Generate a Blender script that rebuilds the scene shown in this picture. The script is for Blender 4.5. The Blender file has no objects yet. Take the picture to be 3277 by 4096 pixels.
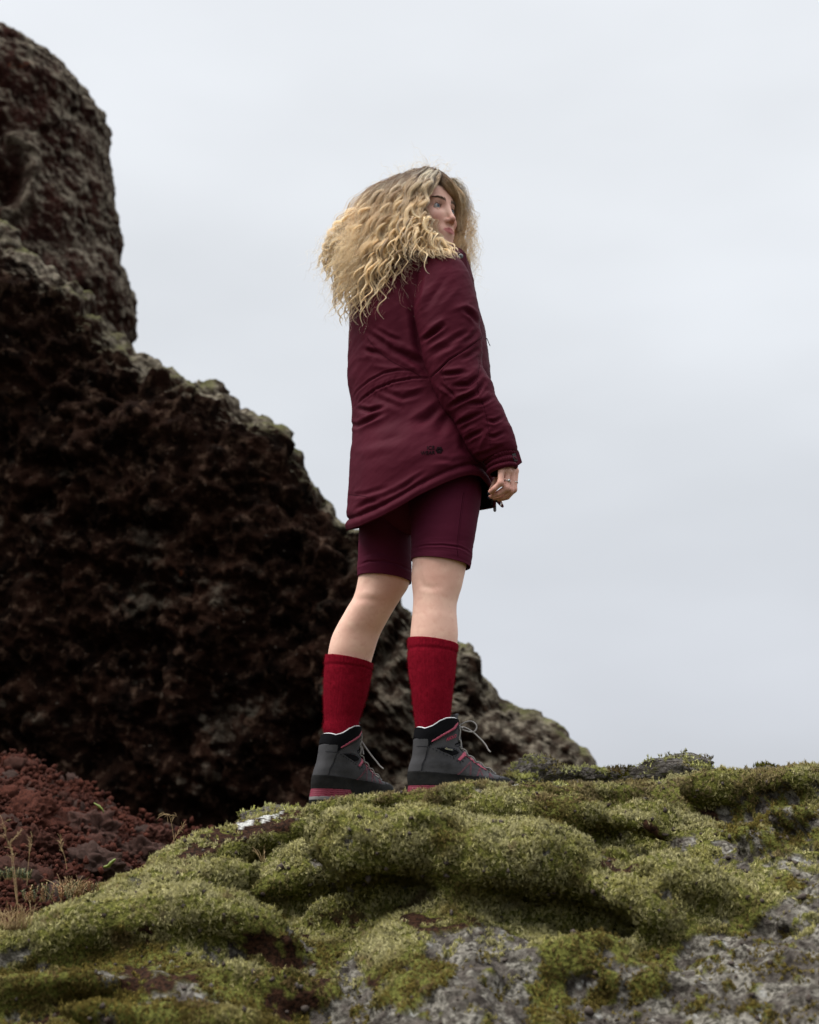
import bpy, bmesh, math, random
import numpy as np
import openvdb as vdb
from mathutils import Vector, Matrix
from mathutils.bvhtree import BVHTree

random.seed(7)
rng = np.random.default_rng(7)
sc = bpy.context.scene
col = sc.collection

# ------------------------------------------------------------------ camera, sky, sun, exposure
W, H, FPX, DIST, ZCAM, PITCH = 819, 1024, 1422.2, 3.75, -0.258, math.radians(15)
cam_d = bpy.data.cameras.new('camera')
cam = bpy.data.objects.new('camera', cam_d)
col.objects.link(cam)
cam.location = (0, -DIST, ZCAM)
cam.rotation_euler = (math.radians(90) + PITCH, 0, 0)
cam_d.sensor_fit = 'VERTICAL'
cam_d.sensor_height = 36.0
cam_d.sensor_width = 36.0 * W / H
cam_d.lens = 50.0
cam_d.clip_start = 0.05
cam_d.clip_end = 6000
cam_d.dof.use_dof = True
cam_d.dof.focus_distance = 3.65
cam_d.dof.aperture_fstop = 3.8
sc.camera = cam

world = bpy.data.worlds.new('World')
sc.world = world
world.use_nodes = True
wn, wl = world.node_tree.nodes, world.node_tree.links
wn.clear()
SUN_EL, SUN_AZ = math.radians(56), math.radians(248)      # azimuth measured from +y clockwise
w_out = wn.new('ShaderNodeOutputWorld')
w_sky = wn.new('ShaderNodeTexSky'); w_sky.sky_type = 'NISHITA'; w_sky.sun_disc = False
w_sky.sun_elevation = SUN_EL; w_sky.sun_rotation = SUN_AZ; w_sky.air_density = 1.0; w_sky.dust_density = 3.0
w_tc = wn.new('ShaderNodeTexCoord')
w_sep = wn.new('ShaderNodeSeparateXYZ'); wl.new(w_tc.outputs['Generated'], w_sep.inputs[0])
w_ramp = wn.new('ShaderNodeValToRGB'); wl.new(w_sep.outputs['Z'], w_ramp.inputs[0])
cr = w_ramp.color_ramp
cr.elements[0].position = 0.0; cr.elements[0].color = (0.309, 0.320, 0.345, 1)
cr.elements[1].position = 1.0; cr.elements[1].color = (2.4, 2.43, 2.5, 1)
for p, c in ((0.12, (0.344, 0.357, 0.385)), (0.30, (0.413, 0.430, 0.454)), (0.46, (0.440, 0.456, 0.477)), (0.59, (0.453, 0.469, 0.491)), (0.76, (1.14, 1.16, 1.19))):
    e = cr.elements.new(p); e.color = (*c, 1)
w_map = wn.new('ShaderNodeMapping'); w_map.inputs['Scale'].default_value = (1.0, 1.0, 2.6); w_map.inputs['Rotation'].default_value = (0.2, 0.35, 0.4)
wl.new(w_tc.outputs['Generated'], w_map.inputs[0])
w_noise = wn.new('ShaderNodeTexNoise'); w_noise.inputs['Scale'].default_value = 3.0; w_noise.inputs['Detail'].default_value = 4.0; w_noise.inputs['Roughness'].default_value = 0.42
wl.new(w_map.outputs[0], w_noise.inputs['Vector'])
w_mr = wn.new('ShaderNodeMapRange'); w_mr.inputs[1].default_value = 0.3; w_mr.inputs[2].default_value = 0.7; w_mr.inputs[3].default_value = 0.91; w_mr.inputs[4].default_value = 1.07
wl.new(w_noise.outputs['Fac'], w_mr.inputs[0])
w_mul = wn.new('ShaderNodeVectorMath'); w_mul.operation = 'SCALE'
wl.new(w_ramp.outputs[0], w_mul.inputs[0]); wl.new(w_mr.outputs[0], w_mul.inputs['Scale'])
w_b1 = wn.new('ShaderNodeBackground'); w_b1.inputs['Strength'].default_value = 1.0; wl.new(w_mul.outputs[0], w_b1.inputs['Color'])
w_b2 = wn.new('ShaderNodeBackground'); w_b2.inputs['Strength'].default_value = 0.06; wl.new(w_sky.outputs[0], w_b2.inputs['Color'])
w_mix = wn.new('ShaderNodeMixShader'); w_mix.inputs[0].default_value = 0.06
wl.new(w_b1.outputs[0], w_mix.inputs[1]); wl.new(w_b2.outputs[0], w_mix.inputs[2]); wl.new(w_mix.outputs[0], w_out.inputs[0])

sun_d = bpy.data.lights.new('sun', 'SUN')
sun_d.energy = 1.5; sun_d.angle = math.radians(35); sun_d.color = (1.0, 0.965, 0.92)
sun = bpy.data.objects.new('sun', sun_d); col.objects.link(sun)
sdir = Vector((math.sin(SUN_AZ) * math.cos(SUN_EL), math.cos(SUN_AZ) * math.cos(SUN_EL), math.sin(SUN_EL)))
sun.rotation_euler = sdir.to_track_quat('Z', 'Y').to_euler()

sc.view_settings.view_transform = 'Standard'
sc.view_settings.look = 'None'
sc.view_settings.gamma = 1.0
sc.view_settings.use_curve_mapping = False
sc.view_settings.exposure = 0.95
sc.render.engine = 'CYCLES'
sc.cycles.use_denoising = True
sc.cycles.use_adaptive_sampling = False
sc.cycles.max_bounces = 8
sc.cycles.diffuse_bounces = 6
sc.cycles.caustics_reflective = False
sc.cycles.caustics_refractive = False
try:
    sc.cycles.denoiser = 'OPENIMAGEDENOISE'
except Exception:
    pass
sc.cycles_curves.shape = 'RIBBONS' if hasattr(sc, 'cycles_curves') else None

# ------------------------------------------------------------------ view geometry (for tracing sizes off the photograph)
CAM = np.array([0.0, -DIST, ZCAM])
FW = np.array([0, math.cos(PITCH), math.sin(PITCH)])
UPV = np.array([0, -math.sin(PITCH), math.cos(PITCH)])

def ray(X, Y):
    X = np.asarray(X, float); Y = np.asarray(Y, float)
    d = FW + np.stack([(X - W / 2) / FPX, 0 * X, 0 * X], -1) + ((H / 2 - Y) / FPX)[..., None] * UPV
    return d

def U(X, Y, y):
    """the place at depth y (metres behind the person's plane) seen at X, Y"""
    d = ray(X, Y)
    t = (np.asarray(y, float) + DIST) / d[..., 1]
    return CAM + d * t[..., None]

def proj(p):
    d = np.asarray(p) - CAM
    z = d @ FW
    return W / 2 + FPX * d[..., 0] / z, H / 2 - FPX * (d @ UPV) / z

# ------------------------------------------------------------------ numpy helpers
def _hash(i, j, k, seed):
    h = (i.astype(np.int64) * 374761393 + j.astype(np.int64) * 668265263 + k.astype(np.int64) * 2147483647 + seed * 144665) & 0xFFFFFFFF
    h = ((h ^ (h >> 13)) * 1274126177) & 0xFFFFFFFF
    return (h ^ (h >> 16)) & 0xFFFFFFFF

_G = rng.normal(size=(256, 3)); _G /= np.linalg.norm(_G, axis=1)[:, None]; _G = _G.astype(np.float32)

def perlin(p, seed=0):
    p = np.asarray(p, np.float32)
    i = np.floor(p).astype(np.int32); f = p - i
    u = f * f * f * (f * (f * 6 - 15) + 10)
    out = 0
    for dx in (0, 1):
        for dy in (0, 1):
            for dz in (0, 1):
                g = _G[_hash(i[..., 0] + dx, i[..., 1] + dy, i[..., 2] + dz, seed) & 255]
                dot = g[..., 0] * (f[..., 0] - dx) + g[..., 1] * (f[..., 1] - dy) + g[..., 2] * (f[..., 2] - dz)
                w = (u[..., 0] if dx else 1 - u[..., 0]) * (u[..., 1] if dy else 1 - u[..., 1]) * (u[..., 2] if dz else 1 - u[..., 2])
                out = out + w * dot
    return out * 1.5

def fbm(p, oct=4, seed=0, gain=0.5):
    p = np.asarray(p, np.float32); a = 1.0; o = 0; n = 0
    for k in range(oct):
        o = o + a * perlin(p * (2.03 ** k), seed + k * 17); n += a; a *= gain
    return o / n

def worley(p, seed=0):
    p = np.asarray(p, np.float32)
    i = np.floor(p).astype(np.int32); f = p - i
    f1 = np.full(p.shape[:-1], 9.0, np.float32); f2 = f1.copy()
    for dx in (-1, 0, 1):
        for dy in (-1, 0, 1):
            for dz in (-1, 0, 1):
                h = _hash(i[..., 0] + dx, i[..., 1] + dy, i[..., 2] + dz, seed)
                ox = dx + (h & 1023) / 1023.0 - f[..., 0]
                oy = dy + ((h >> 10) & 1023) / 1023.0 - f[..., 1]
                oz = dz + ((h >> 20) & 1023) / 1023.0 - f[..., 2]
                d = np.sqrt(ox * ox + oy * oy + oz * oz)
                f2 = np.minimum(f2, np.maximum(f1, d)); f1 = np.minimum(f1, d)
    return f1, f2

def smin(a, b, k):
    h = np.clip(0.5 + 0.5 * (b - a) / k, 0, 1)
    return b * (1 - h) + a * h - k * h * (1 - h)

def smax(a, b, k):
    return -smin(-a, -b, k)

def sstep(a, b, x):
    t = np.clip((np.asarray(x, float) - a) / (b - a), 0, 1)
    return t * t * (3 - 2 * t)

def catmull(pts, n):
    """n points along a smooth curve through pts, evenly spaced in parameter"""
    P = np.asarray(pts, float)
    if len(P) == 2:
        t = np.linspace(0, 1, n)[:, None]
        return P[0] * (1 - t) + P[1] * t
    Q = np.vstack([2 * P[0] - P[1], P, 2 * P[-1] - P[-2]])
    d = np.r_[0, np.cumsum(np.linalg.norm(np.diff(P, axis=0), axis=1))]
    s = np.linspace(0, d[-1], n)
    k = np.clip(np.searchsorted(d, s, side='right') - 1, 0, len(P) - 2)
    t = ((s - d[k]) / np.maximum(d[k + 1] - d[k], 1e-9))[:, None]
    a, b, c, e = Q[k], Q[k + 1], Q[k + 2], Q[k + 3]
    return 0.5 * (2 * b + (c - a) * t + (2 * a - 5 * b + 4 * c - e) * t ** 2 + (3 * b - a - 3 * c + e) * t ** 3)

def mono(x, xp, fp):
    """smooth monotone interpolation (pchip)"""
    xp = np.asarray(xp, float); fp = np.asarray(fp, float)
    h = np.diff(xp); d = np.diff(fp) / h
    m = np.zeros_like(fp)
    for i in range(1, len(xp) - 1):
        if d[i - 1] * d[i] > 0:
            w1, w2 = 2 * h[i] + h[i - 1], h[i] + 2 * h[i - 1]
            m[i] = (w1 + w2) / (w1 / d[i - 1] + w2 / d[i])
    m[0], m[-1] = d[0], d[-1]
    x = np.asarray(x, float)
    k = np.clip(np.searchsorted(xp, x, side='right') - 1, 0, len(xp) - 2)
    t = np.clip((x - xp[k]) / h[k], 0, 1)
    return (fp[k] * (2 * t ** 3 - 3 * t ** 2 + 1) + m[k] * h[k] * (t ** 3 - 2 * t ** 2 + t)
            + fp[k + 1] * (-2 * t ** 3 + 3 * t ** 2) + m[k + 1] * h[k] * (t ** 3 - t ** 2))

def inpoly(x, y, poly):
    x = np.asarray(x); y = np.asarray(y)
    r = np.zeros(x.shape, bool)
    n = len(poly)
    for i in range(n):
        x1, y1 = poly[i]; x2, y2 = poly[(i + 1) % n]
        if y1 == y2:
            continue
        c = ((y1 > y) != (y2 > y)) & (x < (x2 - x1) * (y - y1) / (y2 - y1) + x1)
        r ^= c
    return r

def seg_dist(x, y, line):
    """distance to a polyline, and how far along it (0..1)"""
    best = np.full(np.shape(x), 1e9); along = np.zeros(np.shape(x))
    L = np.asarray(line, float)
    n = len(L) - 1
    for i in range(n):
        a, b = L[i], L[i + 1]; d = b - a
        t = np.clip(((x - a[0]) * d[0] + (y - a[1]) * d[1]) / max(d @ d, 1e-9), 0, 1)
        r = np.hypot(x - a[0] - t * d[0], y - a[1] - t * d[1])
        m = r < best
        best = np.where(m, r, best); along = np.where(m, (i + t) / n, along)
    return best, along

# ------------------------------------------------------------------ mesh helpers
def link(o, parent=None):
    col.objects.link(o)
    if parent is not None:
        o.parent = parent
    return o

def tag(o, label=None, cat=None, group=None, kind=None):
    if label: o['label'] = label
    if cat: o['category'] = cat
    if group: o['group'] = group
    if kind: o['kind'] = kind
    return o

def empty(name, loc=(0, 0, 0)):
    o = bpy.data.objects.new(name, None); o.location = loc; o.empty_display_size = 0.05
    return link(o)

def add_mesh(name, V, F, mat=None, parent=None, smooth=True, attrs=None, tris=None):
    V = np.asarray(V, np.float32).reshape(-1, 3)
    me = bpy.data.meshes.new(name)
    if isinstance(F, np.ndarray) and F.ndim == 2:
        blocks = [F]
    elif isinstance(F, tuple):
        blocks = [b for b in F if len(b)]
    else:
        blocks = None
    if blocks is not None:
        nl = sum(b.size for b in blocks); npoly = sum(len(b) for b in blocks)
        me.vertices.add(len(V)); me.vertices.foreach_set('co', V.ravel())
        me.loops.add(nl); me.polygons.add(npoly)
        me.loops.foreach_set('vertex_index', np.concatenate([b.ravel() for b in blocks]).astype(np.int32))
        st = []; o = 0
        for b in blocks:
            st.append(o + np.arange(len(b)) * b.shape[1]); o += b.size
        me.polygons.foreach_set('loop_start', np.concatenate(st).astype(np.int32))
        me.update(calc_edges=True)
    else:
        me.from_pydata(V.tolist(), [], F)
        me.update()
    if attrs:
        for k, a in attrs.items():
            a = np.asarray(a, np.float32)
            if a.ndim == 1:
                at = me.attributes.new(k, 'FLOAT', 'POINT'); at.data.foreach_set('value', a)
            else:
                at = me.attributes.new(k, 'FLOAT_VECTOR', 'POINT'); at.data.foreach_set('vector', a.ravel())
    if smooth:
        me.polygons.foreach_set('use_smooth', np.ones(len(me.polygons), bool))
    if mat is not None:
        for m in (mat if isinstance(mat, (list, tuple)) else [mat]):
            me.materials.append(m)
    o = bpy.data.objects.new(name, me)
    return link(o, parent)

def grid_faces(nr, nc, wrap=False):
    i = np.arange(nr - 1)[:, None]; j = np.arange(nc if wrap else nc - 1)[None, :]
    j2 = (j + 1) % nc
    return np.stack([i * nc + j, i * nc + j2, (i + 1) * nc + j2, (i + 1) * nc + j], -1).reshape(-1, 4)

def vnormals(V, F):
    N = np.zeros_like(V)
    if F.shape[1] == 4:
        n = np.cross(V[F[:, 2]] - V[F[:, 0]], V[F[:, 3]] - V[F[:, 1]])
    else:
        n = np.cross(V[F[:, 1]] - V[F[:, 0]], V[F[:, 2]] - V[F[:, 0]])
    for k in range(F.shape[1]):
        for c in range(3):
            N[:, c] += np.bincount(F[:, k], n[:, c], len(V))
    return N / np.maximum(np.linalg.norm(N, axis=1), 1e-12)[:, None]

def tube_path(pts, r, n=8, closed_ends=True):
    """V, F of a round tube along pts (radius scalar or per point)"""
    P = np.asarray(pts, float); m = len(P)
    R = np.broadcast_to(np.asarray(r, float), (m,))
    T = np.gradient(P, axis=0); T /= np.maximum(np.linalg.norm(T, axis=1), 1e-12)[:, None]
    ref = np.array([0.13, -0.9, 0.42]); a = np.cross(T, ref)
    bad = np.linalg.norm(a, axis=1) < 0.15
    a[bad] = np.cross(T[bad], np.array([1.0, 0, 0.2]))
    a /= np.linalg.norm(a, axis=1)[:, None]
    for i in range(1, m):
        v = a[i - 1] - T[i] * (a[i - 1] @ T[i]); l = np.linalg.norm(v)
        if l > 1e-6: a[i] = v / l
    b = np.cross(T, a)
    ph = np.linspace(0, 2 * np.pi, n, endpoint=False)
    V = P[:, None] + R[:, None, None] * (np.cos(ph)[None, :, None] * a[:, None] + np.sin(ph)[None, :, None] * b[:, None])
    V = V.reshape(-1, 3); F = [tuple(f) for f in grid_faces(m, n, True)]
    if closed_ends:
        F.append(tuple(range(n - 1, -1, -1))); F.append(tuple(range((m - 1) * n, m * n)))
    return V, F

def join_parts(parts):
    Vs, Fs, o = [], [], 0
    for V, F in parts:
        Vs.append(np.asarray(V)); Fs += [tuple(int(i) + o for i in f) for f in F]; o += len(V)
    return np.vstack(Vs), Fs

def ellipsoid(c, r, nu=16, nv=10, rot=None):
    u = np.linspace(0, 2 * np.pi, nu, endpoint=False); v = np.linspace(-np.pi / 2, np.pi / 2, nv)
    P = np.stack([np.cos(v)[:, None] * np.cos(u), np.cos(v)[:, None] * np.sin(u), np.sin(v)[:, None] + 0 * u], -1).reshape(-1, 3) * np.asarray(r)
    if rot is not None: P = P @ np.asarray(rot).T
    return P + np.asarray(c), [tuple(f) for f in grid_faces(nv, nu, True)]

def bvh_of(V, F):
    return BVHTree.FromPolygons([tuple(v) for v in np.asarray(V, float)], [tuple(int(i) for i in f) for f in F])

def drape(px, bvh, off, ydef=0.0):
    """points on a surface as seen along the given sight lines, lifted off it by off"""
    px = np.asarray(px, float); d = ray(px[:, 0], px[:, 1]); out = []
    o = Vector(CAM)
    for q, dd in zip(px, d):
        v = Vector(dd).normalized()
        loc, nor, _, _ = bvh.ray_cast(o, v)
        if loc is None:
            out.append(U(q[0], q[1], ydef) if not out else out[-1])
        else:
            if nor.dot(v) > 0: nor = -nor
            out.append(np.array(loc + nor * off))
    return np.array(out)

def peel(V, F, N, mask, off, name, mat, parent, thick=0.0012):
    """the faces of a surface inside mask as a piece of its own, lifted by off"""
    Fm = F[mask]
    if not len(Fm): return None
    idx, inv = np.unique(Fm.ravel(), return_inverse=True)
    o = add_mesh(name, V[idx] + N[idx] * off, inv.reshape(-1, F.shape[1]), mat, parent)
    if thick:
        s = o.modifiers.new('thickness', 'SOLIDIFY'); s.thickness = thick; s.offset = -1
    return o

# ------------------------------------------------------------------ materials
def nmat(name):
    m = bpy.data.materials.new(name); m.use_nodes = True
    return m, m.node_tree.nodes, m.node_tree.links, m.node_tree.nodes['Principled BSDF']

def mixrgb(nt, a, b, fac, mode='MIX'):
    n = nt.nodes.new('ShaderNodeMix'); n.data_type = 'RGBA'; n.blend_type = mode
    for s, v in ((n.inputs[6], a), (n.inputs[7], b), (n.inputs[0], fac)):
        if hasattr(v, 'links') or hasattr(v, 'is_linked'):
            nt.links.new(v, s)
        elif isinstance(v, (int, float)):
            s.default_value = v
        else:
            s.default_value = (*v, 1)
    return n.outputs[2]

def noise_fac(nt, scale, lo=0.35, hi=0.65, detail=4, rough=0.55, coord='Object', vec=None, stretch=None):
    tc = nt.nodes.new('ShaderNodeTexCoord')
    n = nt.nodes.new('ShaderNodeTexNoise'); n.inputs['Scale'].default_value = scale
    n.inputs['Detail'].default_value = detail; n.inputs['Roughness'].default_value = rough
    src = tc.outputs[coord]
    if stretch:
        mp = nt.nodes.new('ShaderNodeMapping'); mp.inputs['Scale'].default_value = stretch
        nt.links.new(src, mp.inputs[0]); src = mp.outputs[0]
    nt.links.new(src, n.inputs['Vector'])
    r = nt.nodes.new('ShaderNodeMapRange'); r.inputs[1].default_value = lo; r.inputs[2].default_value = hi
    nt.links.new(n.outputs['Fac'], r.inputs[0])
    return r.outputs[0]

def attr(nt, name, vec=False):
    n = nt.nodes.new('ShaderNodeAttribute'); n.attribute_name = name
    return n.outputs['Vector'] if vec else n.outputs['Fac']

def bump(nt, bs, h, strength, dist):
    b = nt.nodes.new('ShaderNodeBump'); b.inputs['Strength'].default_value = strength; b.inputs['Distance'].default_value = dist
    nt.links.new(h, b.inputs['Height']); nt.links.new(b.outputs[0], bs.inputs['Normal'])

def simple(name, c1, rough=0.6, c2=None, scale=40, bumpsc=None, bumpd=0.0005, metal=0.0, spec=0.5, sheen=0.0, stretch=None):
    m, N, L, bs = nmat(name)
    nt = m.node_tree
    if c2 is None: c2 = tuple(0.75 * c for c in c1)
    f = noise_fac(nt, scale, 0.3, 0.7, stretch=stretch)
    L.new(mixrgb(nt, c1, c2, f), bs.inputs['Base Color'])
    bs.inputs['Roughness'].default_value = rough; bs.inputs['Metallic'].default_value = metal
    bs.inputs['Specular IOR Level'].default_value = spec
    if sheen:
        bs.inputs['Sheen Weight'].default_value = sheen; bs.inputs['Sheen Roughness'].default_value = 0.5
    if bumpsc:
        bump(nt, bs, noise_fac(nt, bumpsc, 0.2, 0.8, detail=3), 0.6, bumpd)
    return m

# ================================================================== THE GROUND
def m_ground():
    m, N, L, bs = nmat('dark lava soil')
    nt = m.node_tree
    c = mixrgb(nt, (0.035, 0.02, 0.015), (0.05, 0.05, 0.02), noise_fac(nt, 0.8))
    L.new(c, bs.inputs['Base Color']); bs.inputs['Roughness'].default_value = 0.95
    return m

gx = np.r_[-2500, -900, -300, -100, -40, np.linspace(-20, 20, 41), 40, 100, 300, 900, 2500]
gy = np.r_[-2500, -600, -100, -20, np.linspace(-10, 20, 31), 40, 100, 300, 900, 2500]
GX, GY = np.meshgrid(gx, gy)
GZ = -0.72 + 0.06 * fbm(np.stack([GX, GY, 0 * GX], -1) * 0.4, 3) * (np.hypot(GX, GY) < 60)
tag(add_mesh('ground', np.stack([GX, GY, GZ], -1), grid_faces(*GX.shape), m_ground()), kind='structure')

# ================================================================== THE MOSSY BOULDER
SKY_B = np.array([(-200, 965), (-60, 942), (0, 932), (26, 926), (55, 913), (87, 900), (101, 889), (124, 876), (145, 870), (152, 857), (174, 847),
                  (196, 834), (217, 829), (238, 822), (262, 815), (290, 809), (310, 809), (323, 805), (338, 802), (352, 798), (370, 795),
                  (400, 793), (413, 794), (429, 792), (446, 787), (459, 785), (472, 783), (490, 784), (512, 784), (537, 783), (574, 783), (602, 783),
                  (629, 783), (657, 781), (676, 778), (704, 774), (741, 773), (759, 771), (778, 769), (796, 764), (819, 763), (900, 766), (1100, 790)], float)
YC_B = np.array([(-200, -0.75), (0, -0.62), (100, -0.45), (150, -0.38), (240, -0.12), (300, 0.02), (350, 0.03), (400, -0.14), (470, -0.16), (520, -0.08), (600, 0.0), (700, -0.05),
                 (819, -0.15), (1100, -0.3)], float)
DY_B = np.array([(0, 0), (18, 0.13), (40, 0.27), (80, 0.50), (120, 0.71), (170, 0.92), (234, 1.12), (300, 1.26), (420, 1.42)], float)

def boulder_base(x, y):
    """height of the rock under the moss; s = metres in front of the crest"""
    X = W / 2 + FPX * x / ((y + DIST) * 0.966)
    Ys = np.interp(X, SKY_B[:, 0], SKY_B[:, 1]); yc = np.interp(X, YC_B[:, 0], YC_B[:, 1])
    s = yc - y
    dy = np.interp(np.maximum(s, 0), DY_B[:, 1], DY_B[:, 0])
    Yv = np.where(s > 0, Ys + dy, Ys)
    yy = np.where(s > 0, y, yc)
    z = U(X, Yv, yy)[..., 2]
    zb = np.minimum(z, -0.04) - 0.10 * np.maximum(-s - 0.35, 0) - 0.25 * np.maximum(-s - 0.8, 0)
    z = np.where(s > 0, z, z + (zb - z) * sstep(0.015, 0.08, -s))
    return z

def base_at(X, Y):
    """first point of the base surface along a sight line"""
    d = ray(np.array(float(X)), np.array(float(Y))); t = np.linspace(1.6, 5.0, 1500)
    P = CAM + d * t[:, None]
    k = np.argmax(P[:, 2] < boulder_base(P[:, 0], P[:, 1]))
    return P[k], t[k]

# cushions of moss: (X, Y, half length, half height, tilt of the far side, sink)
CUSH = [(468, 868, 160, 56, 9, .25), (535, 872, 95, 50, 22, .4), (350, 860, 66, 40, -12, .4), (292, 882, 74, 34, -22, .4), (380, 838, 60, 26, -8, .4),
        (560, 824, 92, 27, 12, .4), (640, 842, 50, 26, 30, .45), (664, 815, 44, 17, 8, .4), (700, 893, 74, 32, 20, .4), (640, 915, 74, 40, 12, .6),
        (125, 924, 135, 34, -8, .4), (40, 950, 80, 24, -12, .45), (232, 925, 84, 36, 18, .45), (190, 893, 70, 24, -20, .4), (45, 990, 85, 22, -4, .6), (120, 1012, 70, 16, 8, 1.1),
        (222, 858, 58, 13, -24, .35), (280, 836, 50, 14, -20, .4), (280, 975, 90, 30, 14, .9), (350, 905, 70, 26, 10, .8),
        (748, 790, 62, 18, 4, .35), (806, 782, 40, 16, 0, .4), (620, 794, 50, 11, 4, .4), (335, 811, 36, 10, -12, .4), (398, 802, 44, 9, -5, .35), (470, 796, 52, 11, -4, .35), (540, 796, 46, 11, 6, .35),
        (760, 842, 36, 18, 25, .5), (800, 820, 34, 14, 20, .5), (575, 955, 70, 30, -5, 1.0), (645, 975, 66, 22, 6, 1.1), (215, 1015, 80, 20, 8, 1.2)]
vox = 0.0094
bx = np.arange(-1.5, 1.5, vox); by = np.arange(-1.55, 0.95, vox); bz = np.arange(-0.86, 0.075, vox)
BX, BY = np.meshgrid(bx, by, indexing='ij')
hb = boulder_base(BX, BY)
pb = np.stack([BX, BY, 0 * BX], -1)
hb = hb + (0.028 * fbm(pb * 5.5, 4, 3) + 0.012 * fbm(pb * 22, 3, 5)) * sstep(-0.2, 0.35, np.interp(W / 2 + FPX * BX / ((BY + DIST) * 0.966), YC_B[:, 0], YC_B[:, 1]) - BY)
_s = np.interp(W / 2 + FPX * BX / ((BY + DIST) * 0.966), YC_B[:, 0], YC_B[:, 1]) - BY
hb = hb - 0.030 * sstep(0.06, 0.24, _s)                          # the rock lies deeper than the moss cushions on it
S = ((bz[None, None, :] - hb[:, :, None]) * 0.82).astype(np.float32)
CU = np.full(S.shape, 0.05, np.float32)
for (X, Y, a, b, tilt, sink) in CUSH:
    p, t = base_at(X, Y)
    sc_ = t / FPX
    a_, b_ = a * sc_, b * sc_ * 1.12
    cdep = max(b_ * 1.12, 0.045)
    n = np.array([0, -0.35, 0.94])
    c = p - n * b_ * sink * 0.45 + np.array([0, 0.10 * cdep, 0])
    th = math.radians(-tilt)
    ax1 = np.array([math.cos(th), 0, math.sin(th)]); ax3 = np.array([-math.sin(th) * .94, .35, math.cos(th) * .94]); ax2 = np.cross(ax3, ax1)
    R_ = a_ + 0.03
    i0, i1 = np.searchsorted(bx, [c[0] - R_, c[0] + R_]); j0, j1 = np.searchsorted(by, [c[1] - cdep - .04, c[1] + cdep + .04]); k0, k1 = np.searchsorted(bz, [c[2] - b_ * 1.3 - .05 - a_ * .4, c[2] + b_ * 1.3 + .05 + a_ * .4])
    q = np.stack(np.meshgrid(bx[i0:i1] - c[0], by[j0:j1] - c[1], bz[k0:k1] - c[2], indexing='ij'), -1)
    if q.size == 0: continue
    wob = 0.26 * perlin((q + c) * 6, int(X)) + 0.09 * perlin((q + c) * 24, int(Y))
    e = np.sqrt((q @ ax1 / a_) ** 2 + (q @ ax2 / cdep) ** 2 + (q @ ax3 / b_) ** 2) - 1 + wob
    CU[i0:i1, j0:j1, k0:k1] = np.minimum(CU[i0:i1, j0:j1, k0:k1], (e * b_ * 0.8).astype(np.float32))
    S[i0:i1, j0:j1, k0:k1] = smin(S[i0:i1, j0:j1, k0:k1], (e * b_ * 0.8).astype(np.float32), 0.020)
# hollows washed out under the cushions: (X, Y, half length, half height, tilt, depth into the rock in metres)
HOLL = [(575, 918, 88, 17, 12, .15), (470, 906, 62, 15, 4, .15), (395, 893, 52, 13, -8, .13), (655, 852, 48, 11, 28, .12), (620, 838, 40, 8, 12, .10), (735, 918, 55, 13, 18, .12), (675, 948, 50, 12, 6, .10), (120, 952, 105, 11, -6, .11),
        (255, 958, 62, 13, 14, .12), (300, 906, 62, 10, -10, .10), (60, 1006, 80, 11, -3, .11), (715, 812, 44, 7, 10, .09), (790, 800, 40, 7, 4, .09), (640, 806, 44, 5, 6, .06), (230, 878, 50, 7, -18, .08), (545, 990, 40, 9, 0, .06)]
for (X, Y, a, b, tilt, dep) in HOLL:
    p, t = base_at(X, Y); sc_ = t / FPX; a_, b_ = a * sc_, b * sc_ * 1.35; dep *= .62
    c = p + np.array([0, .012, 0.0]); th = math.radians(-tilt)
    ax1 = np.array([math.cos(th), 0, math.sin(th)]); ax3 = np.array([-math.sin(th), 0, math.cos(th)])
    i0, i1 = np.searchsorted(bx, [c[0] - a_ - .04, c[0] + a_ + .04]); j0, j1 = np.searchsorted(by, [c[1] - dep - .04, c[1] + dep + .04]); k0, k1 = np.searchsorted(bz, [c[2] - b_ - .05 - a_ * .45, c[2] + b_ + .05 + a_ * .45])
    q = np.stack(np.meshgrid(bx[i0:i1] - c[0], by[j0:j1] - c[1], bz[k0:k1] - c[2], indexing='ij'), -1)
    if q.size == 0: continue
    e = np.sqrt((q @ ax1 / a_) ** 2 + (q[..., 1] / dep) ** 2 + (q @ ax3 / b_) ** 2) - 1 + 0.34 * perlin((q + c) * 7, int(X)) + 0.18 * perlin((q + c) * 22, int(Y))
    h_ = (-e * b_ * 0.8).astype(np.float32)
    S[i0:i1, j0:j1, k0:k1] = smax(S[i0:i1, j0:j1, k0:k1], h_, 0.030)
    CU[i0:i1, j0:j1, k0:k1] = np.maximum(CU[i0:i1, j0:j1, k0:k1], np.where(e < 0.05, 0.012, -1))
S[:, :, 0] = 0.05; S[0] = 0.05; S[-1] = 0.05; S[:, 0] = 0.05; S[:, -1] = 0.05
g = vdb.FloatGrid(0.05); g.copyFromArray(np.clip(S, -0.05, 0.05))
g.transform = vdb.createLinearTransform(voxelSize=vox)
bV, bT, bQ = g.convertToPolygons(isovalue=0.0, adaptivity=0.0)
del S, g
ci = np.clip(np.asarray(bV).round().astype(int), 0, np.array(CU.shape) - 1); cdist = CU[ci[:, 0], ci[:, 1], ci[:, 2]]; del CU
bV = np.asarray(bV, np.float64) + np.array([bx[0], by[0], bz[0]]); bQ = np.asarray(bQ)[:, ::-1].astype(np.int64)
keep = (bV[bQ][:, :, 2].min(1) > bz[0] + 3 * vox); bQ = bQ[keep]
idx, inv = np.unique(bQ.ravel(), return_inverse=True); bV = bV[idx]; cdist = cdist[idx]; bQ = inv.reshape(-1, 4)
bN = vnormals(bV, bQ)
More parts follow.
